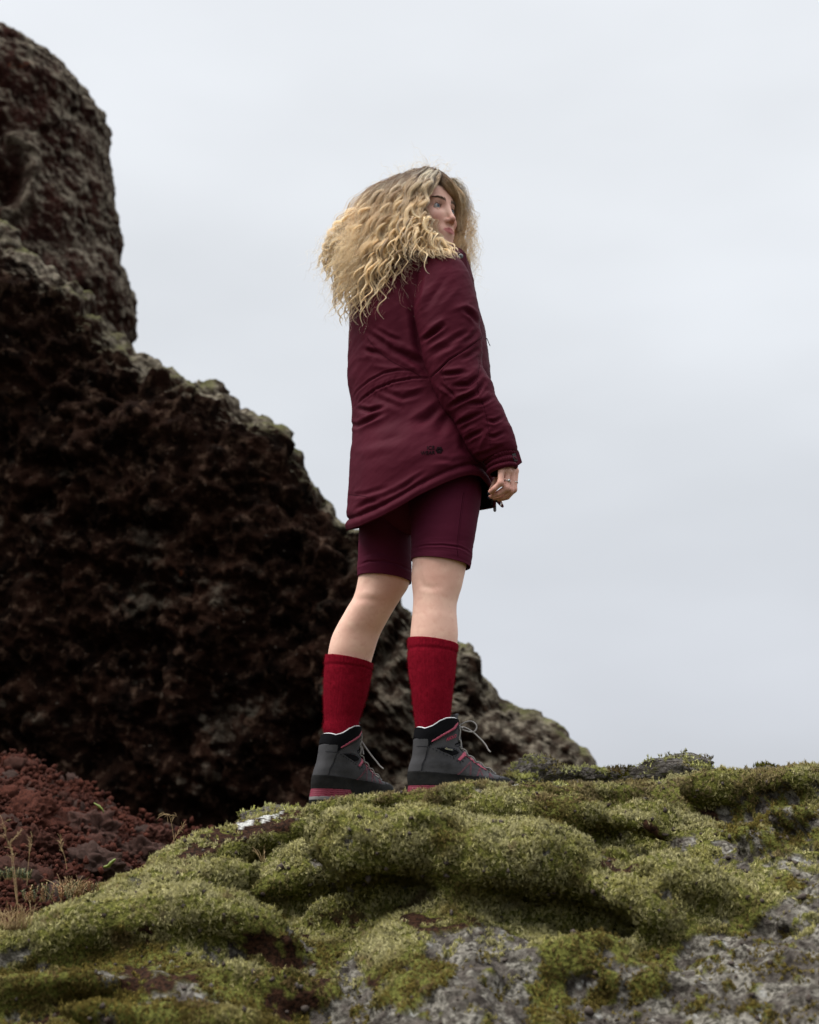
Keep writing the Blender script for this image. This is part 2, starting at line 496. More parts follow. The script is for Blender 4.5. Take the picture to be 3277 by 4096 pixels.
if bN[np.argmax(bV[:, 2]), 2] < 0:
    bQ = bQ[:, ::-1]; bN = -bN
pX, pY = proj(bV)
wobX = pX + 9 * fbm(bV * 14, 3, 41) * 2; wobY = pY + 9 * fbm(bV * 14, 3, 42) * 2
LICHEN = [[(692, 932), (720, 922), (740, 932), (752, 928), (768, 908), (785, 890), (819, 877), (960, 870), (960, 1180), (560, 1180), (575, 1004), (640, 1005), (668, 982), (676, 955)],
          [(425, 935), (445, 926), (480, 926), (508, 930), (541, 943), (545, 970), (520, 985), (540, 1030), (540, 1180), (290, 1180), (300, 1016), (345, 1002), (338, 962), (355, 957), (362, 985), (400, 1010), (440, 990), (455, 965), (428, 955)],
          [(712, 842), (742, 838), (752, 866), (742, 872), (722, 860)], [(672, 834), (690, 832), (700, 846), (686, 852), (674, 846)]]
MIXED = [(715, 800), (819, 786), (960, 780), (960, 890), (785, 890), (742, 850), (712, 825)]
SOIL = [[(160, 862), (205, 832), (255, 818), (292, 806), (303, 811), (285, 826), (262, 835), (235, 846), (205, 856)], [(590, 862), (612, 856), (640, 866), (620, 874)], [(640, 826), (668, 832), (662, 840), (640, 836)],
        [(505, 778), (545, 783), (590, 786), (560, 792), (515, 788)], [(60, 985), (130, 965), (200, 968), (190, 1000), (120, 990)], [(400, 905), (440, 915), (470, 925), (430, 935), (400, 925)], [(700, 806), (722, 806), (728, 822), (704, 818)]]
lich = np.zeros(len(bV)); soil = np.zeros(len(bV)); mixd = np.zeros(len(bV))
for p in LICHEN: lich = np.maximum(lich, inpoly(wobX, wobY, p))
for p in SOIL: soil = np.maximum(soil, inpoly(wobX, wobY, p))
mixd = inpoly(wobX, wobY, MIXED).astype(float)
nz1 = fbm(bV * 9, 4, 51); nz2 = fbm(bV * 26, 3, 52)
low = sstep(905, 985, pY)
lich = np.maximum(lich * (nz2 > -0.30), (nz1 + 0.4 * nz2 > 0.36 - 0.16 * low))
lich = np.maximum(lich, mixd * (nz2 + 0.5 * nz1 > 0.02))
soil = np.maximum(soil, (fbm(bV * 7, 4, 57) > 0.30 - 0.06 * low) * sstep(880, 930, pY) * (pX < 640))
soil = soil * (nz2 > -0.22) * (1 - lich)
moss = np.clip(1 - lich - soil, 0, 1)
moss = np.maximum(moss, 0.30 * lich * (fbm(bV * 20, 3, 58) > 0.12))
moss *= (fbm(bV * 17, 3, 53) > -0.42)
gap = sstep(0.004, 0.016, cdist + 0.012 * fbm(bV * 18, 2, 55))
moss *= 1 - 0.75 * gap * (fbm(bV * 15, 3, 56) > -0.05)
back = sstep(0.12, 0.2, bV[:, 1] - np.interp(pX, YC_B[:, 0], YC_B[:, 1]))
# relief: lumpy lichen crust and clumped moss
f1, f2 = worley(bV * 38, 5)
f1b, _ = worley(bV * 90, 6)
rel = lich * (0.020 * fbm(bV * 16, 4, 60) + 0.018 * fbm(bV * 34, 4, 61) + 0.010 * (0.5 - f1) + 0.004 * (0.5 - f1b)) + soil * (0.008 * (0.5 - f1) + 0.004 * nz2)
c1, _ = worley(bV * 22, 9); c2, _ = worley(bV * 62, 10)
rel += moss * (0.006 * (0.55 - c1) + 0.004 * (0.5 - c2) + 0.008 * fbm(bV * 14, 3, 63))
rel -= 0.007 * lich
bV = bV + bN * rel[:, None]
bN = vnormals(bV, bQ)
olive = np.clip(sstep(0.05, 0.35, fbm(bV * 6.5, 3, 71) + 0.62 * low + 0.5 * mixd - 0.10), 0, 1)
white = np.zeros(len(bV))
for p in ([(256, 820), (262, 812), (270, 809), (276, 810), (272, 817), (262, 823)], [(236, 824), (252, 818), (254, 824), (240, 829)], [(272, 815), (278, 810), (283, 812), (277, 819)],
          [(508, 781), (516, 778), (522, 780), (518, 785), (509, 785)]):
    white = np.maximum(white, inpoly(pX + 5 * nz2, pY + 5 * fbm(bV * 45, 3, 77), p) * (fbm(bV * 60, 3, 78) > -0.22))
white = np.maximum(white, lich * (fbm(bV * 34, 3, 75) > 0.42) * (0.55))

def m_boulder():
    m, N, L, bs = nmat('lichen rock'); nt = m.node_tree
    rock = mixrgb(nt, (0.022, 0.018, 0.015), (0.085, 0.073, 0.062), noise_fac(nt, 60, 0.38, 0.62))
    crust = mixrgb(nt, (0.038, 0.034, 0.027), (0.20, 0.185, 0.155), noise_fac(nt, 95, 0.40, 0.60))
    r2 = mixrgb(nt, rock, crust, noise_fac(nt, 24, 0.42, 0.58))
    sl = mixrgb(nt, (0.010, 0.0055, 0.0035), (0.038, 0.0175, 0.010), noise_fac(nt, 120, 0.4, 0.6))
    mo = mixrgb(nt, (0.030, 0.031, 0.007), (0.12, 0.12, 0.028), noise_fac(nt, 150))
    a = mixrgb(nt, mo, r2, attr(nt, 'lichen'))
    a = mixrgb(nt, a, sl, attr(nt, 'soil'))
    a = mixrgb(nt, a, mixrgb(nt, (0.24, 0.24, 0.22), (0.50, 0.50, 0.47), noise_fac(nt, 200)), attr(nt, 'white'))
    L.new(a, bs.inputs['Base Color']); bs.inputs['Roughness'].default_value = 0.95; bs.inputs['Specular IOR Level'].default_value = 0.06
    bump(nt, bs, noise_fac(nt, 170, 0.2, 0.8, detail=5), 0.9, 0.004)
    return m

boulder = add_mesh('mossy_boulder', bV, bQ, m_boulder(), attrs=dict(lichen=lich, soil=soil, white=white))
tag(boulder, 'big grey lichened boulder under thick moss that the person stands on', 'boulder')
BV_BOULDER = bvh_of(bV, bQ)

# moss: hundreds of thousands of little shoots
def m_moss():
    m, N, L, bs = nmat('moss'); nt = m.node_tree
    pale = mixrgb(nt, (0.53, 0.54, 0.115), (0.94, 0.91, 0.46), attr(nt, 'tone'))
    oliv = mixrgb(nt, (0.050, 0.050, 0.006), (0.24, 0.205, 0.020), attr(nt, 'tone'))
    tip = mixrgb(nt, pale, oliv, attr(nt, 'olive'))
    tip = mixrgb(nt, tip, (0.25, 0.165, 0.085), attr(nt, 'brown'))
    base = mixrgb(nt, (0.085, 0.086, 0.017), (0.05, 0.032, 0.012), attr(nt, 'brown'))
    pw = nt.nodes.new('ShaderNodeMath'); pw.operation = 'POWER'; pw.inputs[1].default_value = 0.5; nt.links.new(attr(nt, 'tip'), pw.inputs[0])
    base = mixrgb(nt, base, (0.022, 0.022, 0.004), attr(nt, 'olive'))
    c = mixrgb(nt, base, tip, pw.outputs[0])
    L.new(attr(nt, 'lean', True), bs.inputs['Normal'])
    L.new(c, bs.inputs['Base Color']); bs.inputs['Roughness'].default_value = 0.95; bs.inputs['Specular IOR Level'].default_value = 0.0
    tr = N.new('ShaderNodeBsdfTranslucent'); L.new(c, tr.inputs['Color'])
    mx = N.new('ShaderNodeMixShader'); mx.inputs[0].default_value = 0.15
    L.new(bs.outputs[0], mx.inputs[1]); L.new(tr.outputs[0], mx.inputs[2]); L.new(mx.outputs[0], N['Material Output'].inputs[0])
    return m

fc = bV[bQ].mean(1); fX, fY = proj(fc)
fm = moss[bQ].mean(1); fn = np.cross(bV[bQ[:, 2]] - bV[bQ[:, 0]], bV[bQ[:, 3]] - bV[bQ[:, 1]]); far = np.linalg.norm(fn, axis=1) / 2; fn = fn / np.maximum(far * 2, 1e-12)[:, None]
view = CAM - fc; dist = np.linalg.norm(view, axis=1); facing = (fn * view).sum(1) / dist
wgt = far * fm * ((fX > -70) & (fX < 890) & (fY < 1090) & (facing > -0.35)) * (0.25 + np.clip(facing + 0.35, 0, 1)) / dist ** 1.3
wgt *= np.where(fc[:, 1] > np.interp(fX, YC_B[:, 0], YC_B[:, 1]) + 0.35, 0.3, 1)
NT = 92000; NB = 8
pick = rng.choice(len(bQ), NT, p=wgt / wgt.sum())
uv = rng.random((NT, 2))
q = bV[bQ[pick]]
pos = (q[:, 0] * (1 - uv[:, :1]) + q[:, 1] * uv[:, :1]) * (1 - uv[:, 1:]) + (q[:, 3] * (1 - uv[:, :1]) + q[:, 2] * uv[:, :1]) * uv[:, 1:]
nor = bN[bQ[pick]].mean(1)
clump = fbm(pos * 55, 2, 81); big = fbm(pos * 7, 3, 82)
ol = olive[bQ[pick]].mean(1); lowp = low[bQ[pick]].mean(1)
gp = gap[bQ[pick]].mean(1)
brown = np.clip(0.55 * gp + sstep(0.22, 0.5, fbm(pos * 11, 3, 83) + 0.42 * (proj(pos)[1] < 803) - 0.02), 0, 1) * 0.8
length = (0.0066 + 0.0040 * clump + 0.0032 * rng.random(NT)) * (1 - 0.5 * ol) * np.where(brown > .4, .8, 1)
tone = np.clip(0.62 + 0.9 * big + 0.35 * clump + rng.normal(0, 0.28, NT), 0, 1)
M_MOSS = m_moss()

def moss_blades(name, label, pos, nor, length, tone, ol, brown, clump, NB, wid=1.0):
    NT = len(pos)
    upn = nor * 0.75 + np.array([0, -0.10, 0.55]); upn /= np.linalg.norm(upn, axis=1)[:, None]
    length = np.maximum(length, 0.004)
    P0 = np.repeat(pos, NB, 0) + rng.normal(0, 0.0014, (NT * NB, 3)) + np.repeat(nor * (0.004 * clump + 0.003 * rng.normal(0, 1, NT))[:, None], NB, 0)
    dirs = np.repeat(upn, NB, 0) + rng.normal(0, 0.55, (NT * NB, 3)); dirs /= np.linalg.norm(dirs, axis=1)[:, None]
    Lb = np.repeat(length, NB) * rng.uniform(0.6, 1.25, NT * NB)
    side = np.cross(dirs, rng.normal(size=(NT * NB, 3))); side /= np.linalg.norm(side, axis=1)[:, None]
    wd = (0.00105 + 0.0005 * rng.random(NT * NB))[:, None] * wid
    base0 = P0 - dirs * 0.003
    mV = np.stack([base0 - side * wd, base0 + side * wd, P0 + dirs * Lb[:, None]], 1).reshape(-1, 3)
    mF = np.arange(len(mV)).reshape(-1, 3)
    rep3 = lambda a: np.repeat(np.repeat(a, NB), 3)
    lean = np.repeat(dirs * 0.45 + np.repeat(nor, NB, 0) * 0.9, 3, 0); lean /= np.linalg.norm(lean, axis=1)[:, None]
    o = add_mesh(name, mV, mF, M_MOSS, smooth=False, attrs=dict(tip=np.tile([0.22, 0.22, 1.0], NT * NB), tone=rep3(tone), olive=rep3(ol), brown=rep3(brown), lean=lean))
    return tag(o, label, kind='stuff')
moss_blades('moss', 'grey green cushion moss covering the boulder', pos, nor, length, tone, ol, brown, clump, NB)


# ================================================================== THE CLIFF BEHIND
RIDGE = np.array([(-260, 150), (-120, 196), (0, 230), (10, 242), (26, 253), (44, 268), (55, 276), (63, 290), (78, 299), (96, 312), (107, 329), (125, 338), (135, 355), (146, 361), (160, 366), (179, 375), (197, 391),
                  (209, 392), (221, 403), (235, 408), (254, 418), (270, 420), (282, 428), (287, 446), (300, 452), (307, 466), (310, 480), (331, 493), (337, 507), (345, 523), (358, 532), (384, 565), (404, 597), (413, 612),
                  (440, 632), (467, 642), (472, 656), (476, 671), (489, 686), (497, 698), (509, 703), (519, 709), (532, 712), (541, 719), (552, 722), (564, 730), (572, 737), (578, 745), (586, 752), (594, 765), (602, 790), (615, 840), (625, 900)], float)

def ridge3(p, seed):
    o = 0; a = 1.0
    for k in range(4):
        o = o + a * (0.5 - np.abs(perlin(p * 2.1 ** k, seed + 3 * k))); a *= 0.55
    return o

def rock_noise(V, s=1.0, seed=0):
    a1, a2 = worley(V * 3.1 / s + 0.3 * fbm(V * 4, 2, seed)[:, None], seed + 1)
    b1, b2 = worley(V * 7.5 / s, seed + 2)
    c1_, c2_ = worley(V * 17 / s, seed + 3)
    d1_, _ = worley(V * 38 / s, seed + 4)
    crk = (np.exp(-((a2 - a1) / 0.22) ** 2) * 0.05 + np.exp(-((b2 - b1) / 0.25) ** 2) * 0.022) * sstep(-0.1, 0.3, fbm(V * 2.1, 2, seed + 8))
    return s * (-crk + 0.20 * fbm(V * 1.3 / s, 4, seed + 5) + 0.13 * (0.5 - a1) + 0.055 * (0.5 - b1) + 0.035 * (0.5 - c1_) + 0.022 * (0.5 - d1_) + 0.075 * ridge3(V * np.array([3.2, 3.2, 4.6]) / s, seed + 6) + 0.085 * fbm(V * 6.5 / s, 5, seed + 7, 0.72))

def m_cliff(name, tint):
    m, N, L, bs = nmat(name); nt = m.node_tree
    dark = mixrgb(nt, tint[0], tint[1], noise_fac(nt, 5, 0.38, 0.62))
    dark = mixrgb(nt, dark, tint[2], noise_fac(nt, 15, 0.54, 0.68, detail=6))
    dark = mixrgb(nt, dark, (0.10, 0.085, 0.07), noise_fac(nt, 30, 0.68, 0.76, detail=3))
    rust = mixrgb(nt, dark, (0.10, 0.028, 0.011), noise_fac(nt, 4.0, 0.70, 0.76, detail=6))
    lic_lit = mixrgb(nt, (0.050, 0.038, 0.028), (0.235, 0.205, 0.155), noise_fac(nt, 16, 0.42, 0.62, detail=6))
    a = mixrgb(nt, rust, lic_lit, attr(nt, 'lichen'))  # lichen grey, which also paints the lit crest and rim
    a = mixrgb(nt, a, mixrgb(nt, (0.055, 0.055, 0.022), (0.135, 0.13, 0.06), noise_fac(nt, 14)), attr(nt, 'moss'))
    L.new(a, bs.inputs['Base Color']); bs.inputs['Roughness'].default_value = 0.95; bs.inputs['Specular IOR Level'].default_value = 0.03
    bump(nt, bs, noise_fac(nt, 26, 0.2, 0.8, detail=6, rough=0.65), 1.0, 0.03)
    return m

def build_ridge():
    nX = 380
    Xc = np.r_[np.linspace(-230, -20, 40), np.linspace(-18, 625, nX - 40)]
    Yr = np.interp(Xc, RIDGE[:, 0], RIDGE[:, 1])
    yc = np.interp(Xc, [-230, 0, 300, 600], [5.2, 5.0, 4.8, 4.2])
    crest = U(Xc, Yr, yc)
    zbot = -0.9
    # section: (back) ... crest ... (front face); h = depth below the crest, o = forward of the crest
    hk = np.array([0, .06, .16, .30, .50, .8, 1.4, 2.2, 3.2, 5.5]); ok = np.array([0, .10, .20, .29, .35, .36, .26, .10, -.10, -.35])
    hs = np.r_[np.linspace(0, .5, 60), np.linspace(.515, 4.95, 225)]
    V = []
    hb_ = np.linspace(4.6, 0.02, 24) ** 1.0
    for X_, c, z0 in zip(Xc, crest, crest[:, 2]):
        tot = z0 - zbot
        hf = hs * min(tot / 4.95, 1.0) if tot < 4.95 else hs
        k = np.clip(tot / 3.0, 0.35, 1.0)
        o = mono(np.minimum(hf, 5.4), hk * k, ok * k)
        fr = np.stack([np.full(len(hf), c[0]), c[1] - o, z0 - hf], -1)
        hbk = np.minimum(hb_, tot)
        bk = np.stack([np.full(len(hbk), c[0]), c[1] + 0.5 * np.sqrt(hbk) + 0.35 * hbk, z0 - hbk], -1)
        V.append(np.vstack([bk, fr]))
    V = np.array(V); nr, nc = V.shape[:2]
    # keep sight lines: x was fixed at the crest; good enough for rock
    Vf = V.reshape(-1, 3); F = grid_faces(nr, nc)
    N = vnormals(Vf, F)
    hcrest = np.tile(np.r_[hb_ * 0, hs], nr)
    d = rock_noise(Vf, 1.0, 11)
    damp = 0.62 + 0.38 * sstep(0.0, 0.25, hcrest)
    edge = np.repeat(np.clip((620 - Xc) / 200, 0.45, 1), nc)
    sgn = 1.0 if N[nc * 100 + 120, 1] < 0 else -1.0
    if sgn < 0: F = F[:, ::-1]; N = -N
    Vd = Vf + N * (d * damp * edge)[:, None]
    N2 = vnormals(Vd, F)
    nzb = fbm(Vd * 2.2, 3, 21); nzs = fbm(Vd * 9, 3, 22)
    lic_lit = sstep(0.15, 0.65, N2[:, 2] + 0.7 * nzs - 0.9 * sstep(0.12, 0.45, hcrest) + 0.2) * sstep(0.80, 0.2, hcrest + 0.5 * nzb)  # upper faces along the crest coloured pale as if lit, mixed with lichen
    XX = np.repeat(Xc, nc)
    lic_lit = np.maximum(lic_lit, 0.85 * sstep(330, 440, XX) * sstep(-0.25, 0.25, nzs + 0.8 * N2[:, 2]))
    lic_lit = np.maximum(lic_lit, 0.32 * sstep(0.25, 0.45, nzb + 0.5 * nzs + 0.25 * N2[:, 2]) * sstep(1.0, 2.0, hcrest))
    mo = sstep(0.35, 0.75, N2[:, 2] + 0.35 * nzs) * sstep(0.40, 0.10, hcrest) * sstep(-0.25, 0.1, nzb)
    o = add_mesh('rock_ridge', Vd, F, m_cliff('dark lava rock', ((0.0048, 0.0024, 0.0015), (0.0190, 0.0085, 0.0052), (0.060, 0.036, 0.024))), attrs=dict(lichen=lic_lit, moss=mo))
    return tag(o, 'long dark lava ridge sloping down behind the person, moss along its crest', 'rock')
build_ridge()

TOWER = np.array([(22, -60), (27, -30), (31, -5), (33, 5), (35, 23), (44, 41), (60, 54), (66, 65), (76, 76), (84, 78), (97, 91), (115, 99), (125, 105.5), (146, 104), (169, 109.6), (198, 111), (224, 119), (260, 120), (282, 126), (302, 131),
                  (320, 133), (328, 127), (336, 124), (350, 124), (380, 130), (460, 150), (640, 190)], float)

def build_tower():
    Yr = np.r_[np.linspace(22.5, 30, 16), np.linspace(31, 350, 210), np.linspace(354, 640, 40)]
    Xr = np.interp(Yr, TOWER[:, 0], TOWER[:, 1])
    yd = 7.6
    E = U(Xr, Yr, np.full(len(Yr), yd))
    En = U(np.full(len(Yr), 0.0), Yr, yd - 0.35)
    kb = sstep(130, 30, Yr)
    E[:, 2] = E[:, 2] * (1 - kb) + En[:, 2] * kb
    xl = U(-330.0, 300.0, yd)[0]
    ph = np.r_[np.linspace(-np.pi * 0.98, -np.pi * .62, 40, endpoint=False), np.linspace(-np.pi * .62, np.pi * .1, 240, endpoint=False), np.linspace(np.pi * .1, np.pi * .98, 40)]
    V = []
    for e in E:
        cx = (e[0] + xl) / 2; a = (e[0] - xl) / 2
        b = 1.0 * min(1.0, math.sqrt(max(a, 0.05) / 1.6)) + 0.12
        c, s = np.cos(ph), np.sin(ph)
        n = 2.6
        V.append(np.stack([cx + a * np.sign(c) * np.abs(c) ** (2 / n), yd + b * np.sign(s) * np.abs(s) ** (2 / n), np.full(len(ph), e[2])], -1))
    top = np.array(V[0]); tc = top.mean(0) + np.array([0, 0, 0.03])
    V = [tc + (top - tc) * 0.02, tc + (top - tc) * 0.5] + V
    V = np.array(V); nr, nc = V.shape[:2]; Vf = V.reshape(-1, 3); F = grid_faces(nr, nc, True)
    N = vnormals(Vf, F)
    k = nc * (nr // 2) + 160
    if N[k, 1] > 0: F = F[:, ::-1]; N = -N
    d = rock_noise(Vf * np.array([1, 1, 0.8]), 0.8, 31) * 0.8
    # a hollow in the face at the left
    X0, Y0 = proj(Vf)
    wb = 9 * fbm(Vf * 2.6, 3, 33)
    hol = np.exp(-(((X0 - 8 - wb) / 17) ** 2 + ((Y0 - 182 + 1.5 * wb) / 18) ** 2) ** 1.5) * (Vf[:, 1] < yd)
    lip = np.exp(-((np.hypot((X0 - 8 - wb) / 1.0, (Y0 - 176 + wb) / 1.4) - 26) / 7) ** 2) * (X0 > 4 + wb) * (Vf[:, 1] < yd)
    Vd = Vf + N * (d * 0.62 - 0.20 * hol + 0.08 * lip)[:, None]
    N2 = vnormals(Vd, F)
    nzs = fbm(Vd * 6, 3, 24)
    lic_lit = sstep(0.30, 0.85, N2[:, 2] * 0.7 + 0.6 * N2[:, 0] + 0.45 * nzs + 0.1) * 0.8  # tops and right-hand faces coloured paler, a lit rim put into the colour
    o = add_mesh('rock_tower', Vd, F, m_cliff('maroon lava rock', ((0.0125, 0.0052, 0.0041), (0.034, 0.0130, 0.0095), (0.066, 0.038, 0.030))), attrs=dict(lichen=np.maximum(lic_lit, 0.7 * lip), moss=0 * lic_lit))  # the hollow's lip gets the pale grey too, painted as if lit
    return tag(o, 'tall rounded dark maroon rock tower standing behind the ridge at the left', 'rock')
build_tower()

# ================================================================== RED SCREE
SKY_S = np.array([(-250, 720), (-60, 750), (0, 755), (13, 752), (33, 758), (48, 768), (61, 779), (80, 781), (98, 792), (115, 802), (130, 811), (146, 817), (165, 826), (180, 829), (194, 825), (207, 831), (240, 850), (300, 880), (400, 900)], float)
DY_S = np.array([(0, 0), (30, .75), (70, 1.6), (110, 2.25), (150, 2.65), (220, 3.0)], float)

def scree_pt(X, Y):
    Ys = np.interp(X, SKY_S[:, 0], SKY_S[:, 1]); d = np.maximum(Y - Ys, 0)
    return U(X, np.maximum(Y, Ys), 2.55 - mono(d, DY_S[:, 0], DY_S[:, 1]))

Xg = np.linspace(-240, 330, 190); dg = np.r_[np.linspace(0, 60, 50), np.linspace(62, 215, 70)]
XG, DG = np.meshgrid(Xg, dg)
SP = scree_pt(XG, np.interp(XG, SKY_S[:, 0], SKY_S[:, 1]) + DG)
bk = SP[0][None] + np.array([0, 1, -0.25]) * np.linspace(1.6, 0.05, 8)[:, None, None]
SP = np.concatenate([bk, SP], 0)
sV = SP.reshape(-1, 3); sF = grid_faces(*SP.shape[:2]); sN = vnormals(sV, sF)
if sN[len(sN) // 2, 2] < 0: sF = sF[:, ::-1]; sN = -sN
w1, _ = worley(sV * 12, 91); w2, _ = worley(sV * 26, 92)
sV = sV + sN * (0.05 * (0.5 - w1) + 0.025 * (0.5 - w2) + 0.05 * fbm(sV * 3, 3, 93) - 0.02)[:, None]

def m_lava(name, a, b, c):
    m, N, L, bs = nmat(name); nt = m.node_tree
    oi = N.new('ShaderNodeObjectInfo')
    x = mixrgb(nt, a, b, noise_fac(nt, 14, 0.36, 0.64, detail=5))
    rr = N.new('ShaderNodeMapRange'); rr.inputs[3].default_value = 0.0; rr.inputs[4].default_value = 0.95; L.new(oi.outputs['Random'], rr.inputs[0])
    x = mixrgb(nt, x, c, rr.outputs[0])
    x = mixrgb(nt, x, (0.012, 0.008, 0.007), noise_fac(nt, 55, 0.58, 0.75, detail=5))
    L.new(x, bs.inputs['Base Color']); bs.inputs['Roughness'].default_value = 0.95; bs.inputs['Specular IOR Level'].default_value = 0.04
    bump(nt, bs, noise_fac(nt, 60, 0.2, 0.8, detail=6, rough=0.7), 1.0, 0.008)
    return m
M_SCREE = m_lava('red scree soil', (0.034, 0.013, 0.010), (0.080, 0.027, 0.018), (0.048, 0.021, 0.016))
M_LAVA = m_lava('red lava stone', (0.075, 0.025, 0.018), (0.175, 0.056, 0.036), (0.085, 0.062, 0.053))
tag(add_mesh('scree_slope', sV, sF, M_SCREE), kind='structure')
BV_SCREE = bvh_of(sV, sF)

def rock_mesh(name, seed, sub=3, mat=M_LAVA, squash=(1, .9, .7), rough=1.0):
    bm = bmesh.new(); bmesh.ops.create_icosphere(bm, subdivisions=sub, radius=1.0)
    V = np.array([v.co for v in bm.verts]); F = np.array([[v.index for v in f.verts] for f in bm.faces]); bm.free()
    r = np.random.default_rng(seed)
    for _ in range(9):                                   # broken flats
        n = r.normal(size=3); n /= np.linalg.norm(n); d = r.uniform(.55, .85)
        e = V @ n - d; V = V - np.outer(np.maximum(e, 0) * 0.85, n)
    w, _ = worley(V * 2.3 + seed, seed); w2, _ = worley(V * 5.2 + seed, seed + 1); w3, _ = worley(V * 9.5 + seed, seed + 2)
    N = V / np.linalg.norm(V, axis=1)[:, None]
    V = V + N * (rough * (0.26 * (0.5 - w) + 0.20 * (0.5 - w2) + 0.10 * (0.5 - w3) + 0.26 * fbm(V * 1.6 + seed, 3, seed)))[:, None]
    V = V * np.array(squash)
    me = bpy.data.meshes.new(name); me.from_pydata(V.tolist(), [], F.tolist()); me.update()
    me.polygons.foreach_set('use_smooth', np.ones(len(me.polygons), bool)); me.materials.append(mat)
    return me

lava_meshes = [rock_mesh('lava_stone', 100 + i, 3, rough=1.35, squash=(1, rng.uniform(.75, 1), rng.uniform(.6, .9))) for i in range(12)]

def hit(X, Y, bvh):
    d = Vector(ray(np.array(float(X)), np.array(float(Y)))).normalized()
    loc, nor, _, _ = bvh.ray_cast(Vector(CAM), d)
    return loc, nor

def place_rock(me, name, X, Y, px, bvh, label, group=None, cat='stone', sink=0.25, rot=None, flat=None):
    loc, nor = hit(X, Y, bvh)
    if loc is None: return None
    dist_ = (loc - Vector(CAM)).length
    r = px * dist_ / FPX / 2
    o = bpy.data.objects.new(name, me); col.objects.link(o)
    o.location = loc + Vector((0, 0.3 * r, r * (0.5 - sink)))
    o.rotation_euler = rot or (rng.uniform(0, 6.3), rng.uniform(0, 6.3), rng.uniform(0, 6.3))
    o.scale = (r, r, r) if flat is None else (r, r, r * flat)
    tag(o, label, cat, group)
    return o

BIG = [(22, 822, 62, 'large dark red lava block at the left edge of the scree'),
       (92, 838, 66, 'largest knobbly red lava block in the lower middle of the scree'),
       (140, 862, 58, 'broad red lava block beside the yellow green leaf'),
       (66, 822, 40, 'dark greyish lava block between the left edge block and the middle of the scree'),
       (34, 848, 50, 'lichen speckled dark lava block behind the dry grass tuft'),
       (86, 872, 64, 'low red lava block just above the green and rust shrub'),
       (150, 842, 40, 'brown lava block left of the bent grass stem'),
       (194, 829, 30, 'pointed red lava stone poking up beside the boulder edge'),
       (14, 880, 46, 'half buried lava block among the dry grass stems')]
for i, (X, Y, px, lab) in enumerate(BIG):
    place_rock(rock_mesh('lava_block', 300 + i, 5, rough=1.5, squash=(1.15, .9, .7)), 'lava_block', X, Y, px, BV_SCREE, lab, cat='lava block', sink=0.42, rot=(rng.uniform(-.3, .3), rng.uniform(-.3, .3), rng.uniform(0, 6.3)))
n = 0
for _ in range(4000):
    if n >= 250: break
    X = rng.uniform(-8, 215); Ys = np.interp(X, SKY_S[:, 0], SKY_S[:, 1])
    Y = Ys + 150 * rng.random() ** 1.15
    if Y > np.interp(X, SKY_B[:, 0], SKY_B[:, 1]) - 1: continue
    px = min(8.0 + rng.pareto(1.9) * 7.0, 32) * (0.8 + 0.5 * (Y - Ys) / 150)
    if place_rock(lava_meshes[rng.integers(12)], 'lava_stone', X, Y, px, BV_SCREE, 'rough red brown lava stone lying loose on the scree slope', 'loose red lava stones on the scree slope', cat='lava stone', sink=rng.uniform(.1, .5)):
        n += 1

# rubble too small to pick apart
bmi = bmesh.new(); bmesh.ops.create_icosphere(bmi, subdivisions=1, radius=1.0)
iV = np.array([v.co for v in bmi.verts]); iF = np.array([[v.index for v in f.verts] for f in bmi.faces]); bmi.free()
rv, rf, k = [], [], 0
for _ in range(3600):
    X = rng.uniform(-30, 230); Ys = np.interp(X, SKY_S[:, 0], SKY_S[:, 1]); Y = Ys + 165 * rng.random()
    if Y > np.interp(X, SKY_B[:, 0], SKY_B[:, 1]) + 6: continue
    p = scree_pt(np.array(X), np.array(Y)); r = rng.uniform(1.3, 4.0) * (p[1] + DIST) / FPX
    v = iV * (1 + rng.normal(0, .33, (len(iV), 1))) * rng.uniform(.6, 1.1, 3) * r + p + np.array([rng.normal(0, .01), rng.normal(0, .01), rng.uniform(-.01, .03)])
    rv.append(v); rf.append(iF + k); k += len(iV)
tag(add_mesh('rubble', np.vstack(rv), np.vstack(rf), M_SCREE, smooth=False), 'fine red lava gravel between the stones', kind='stuff')

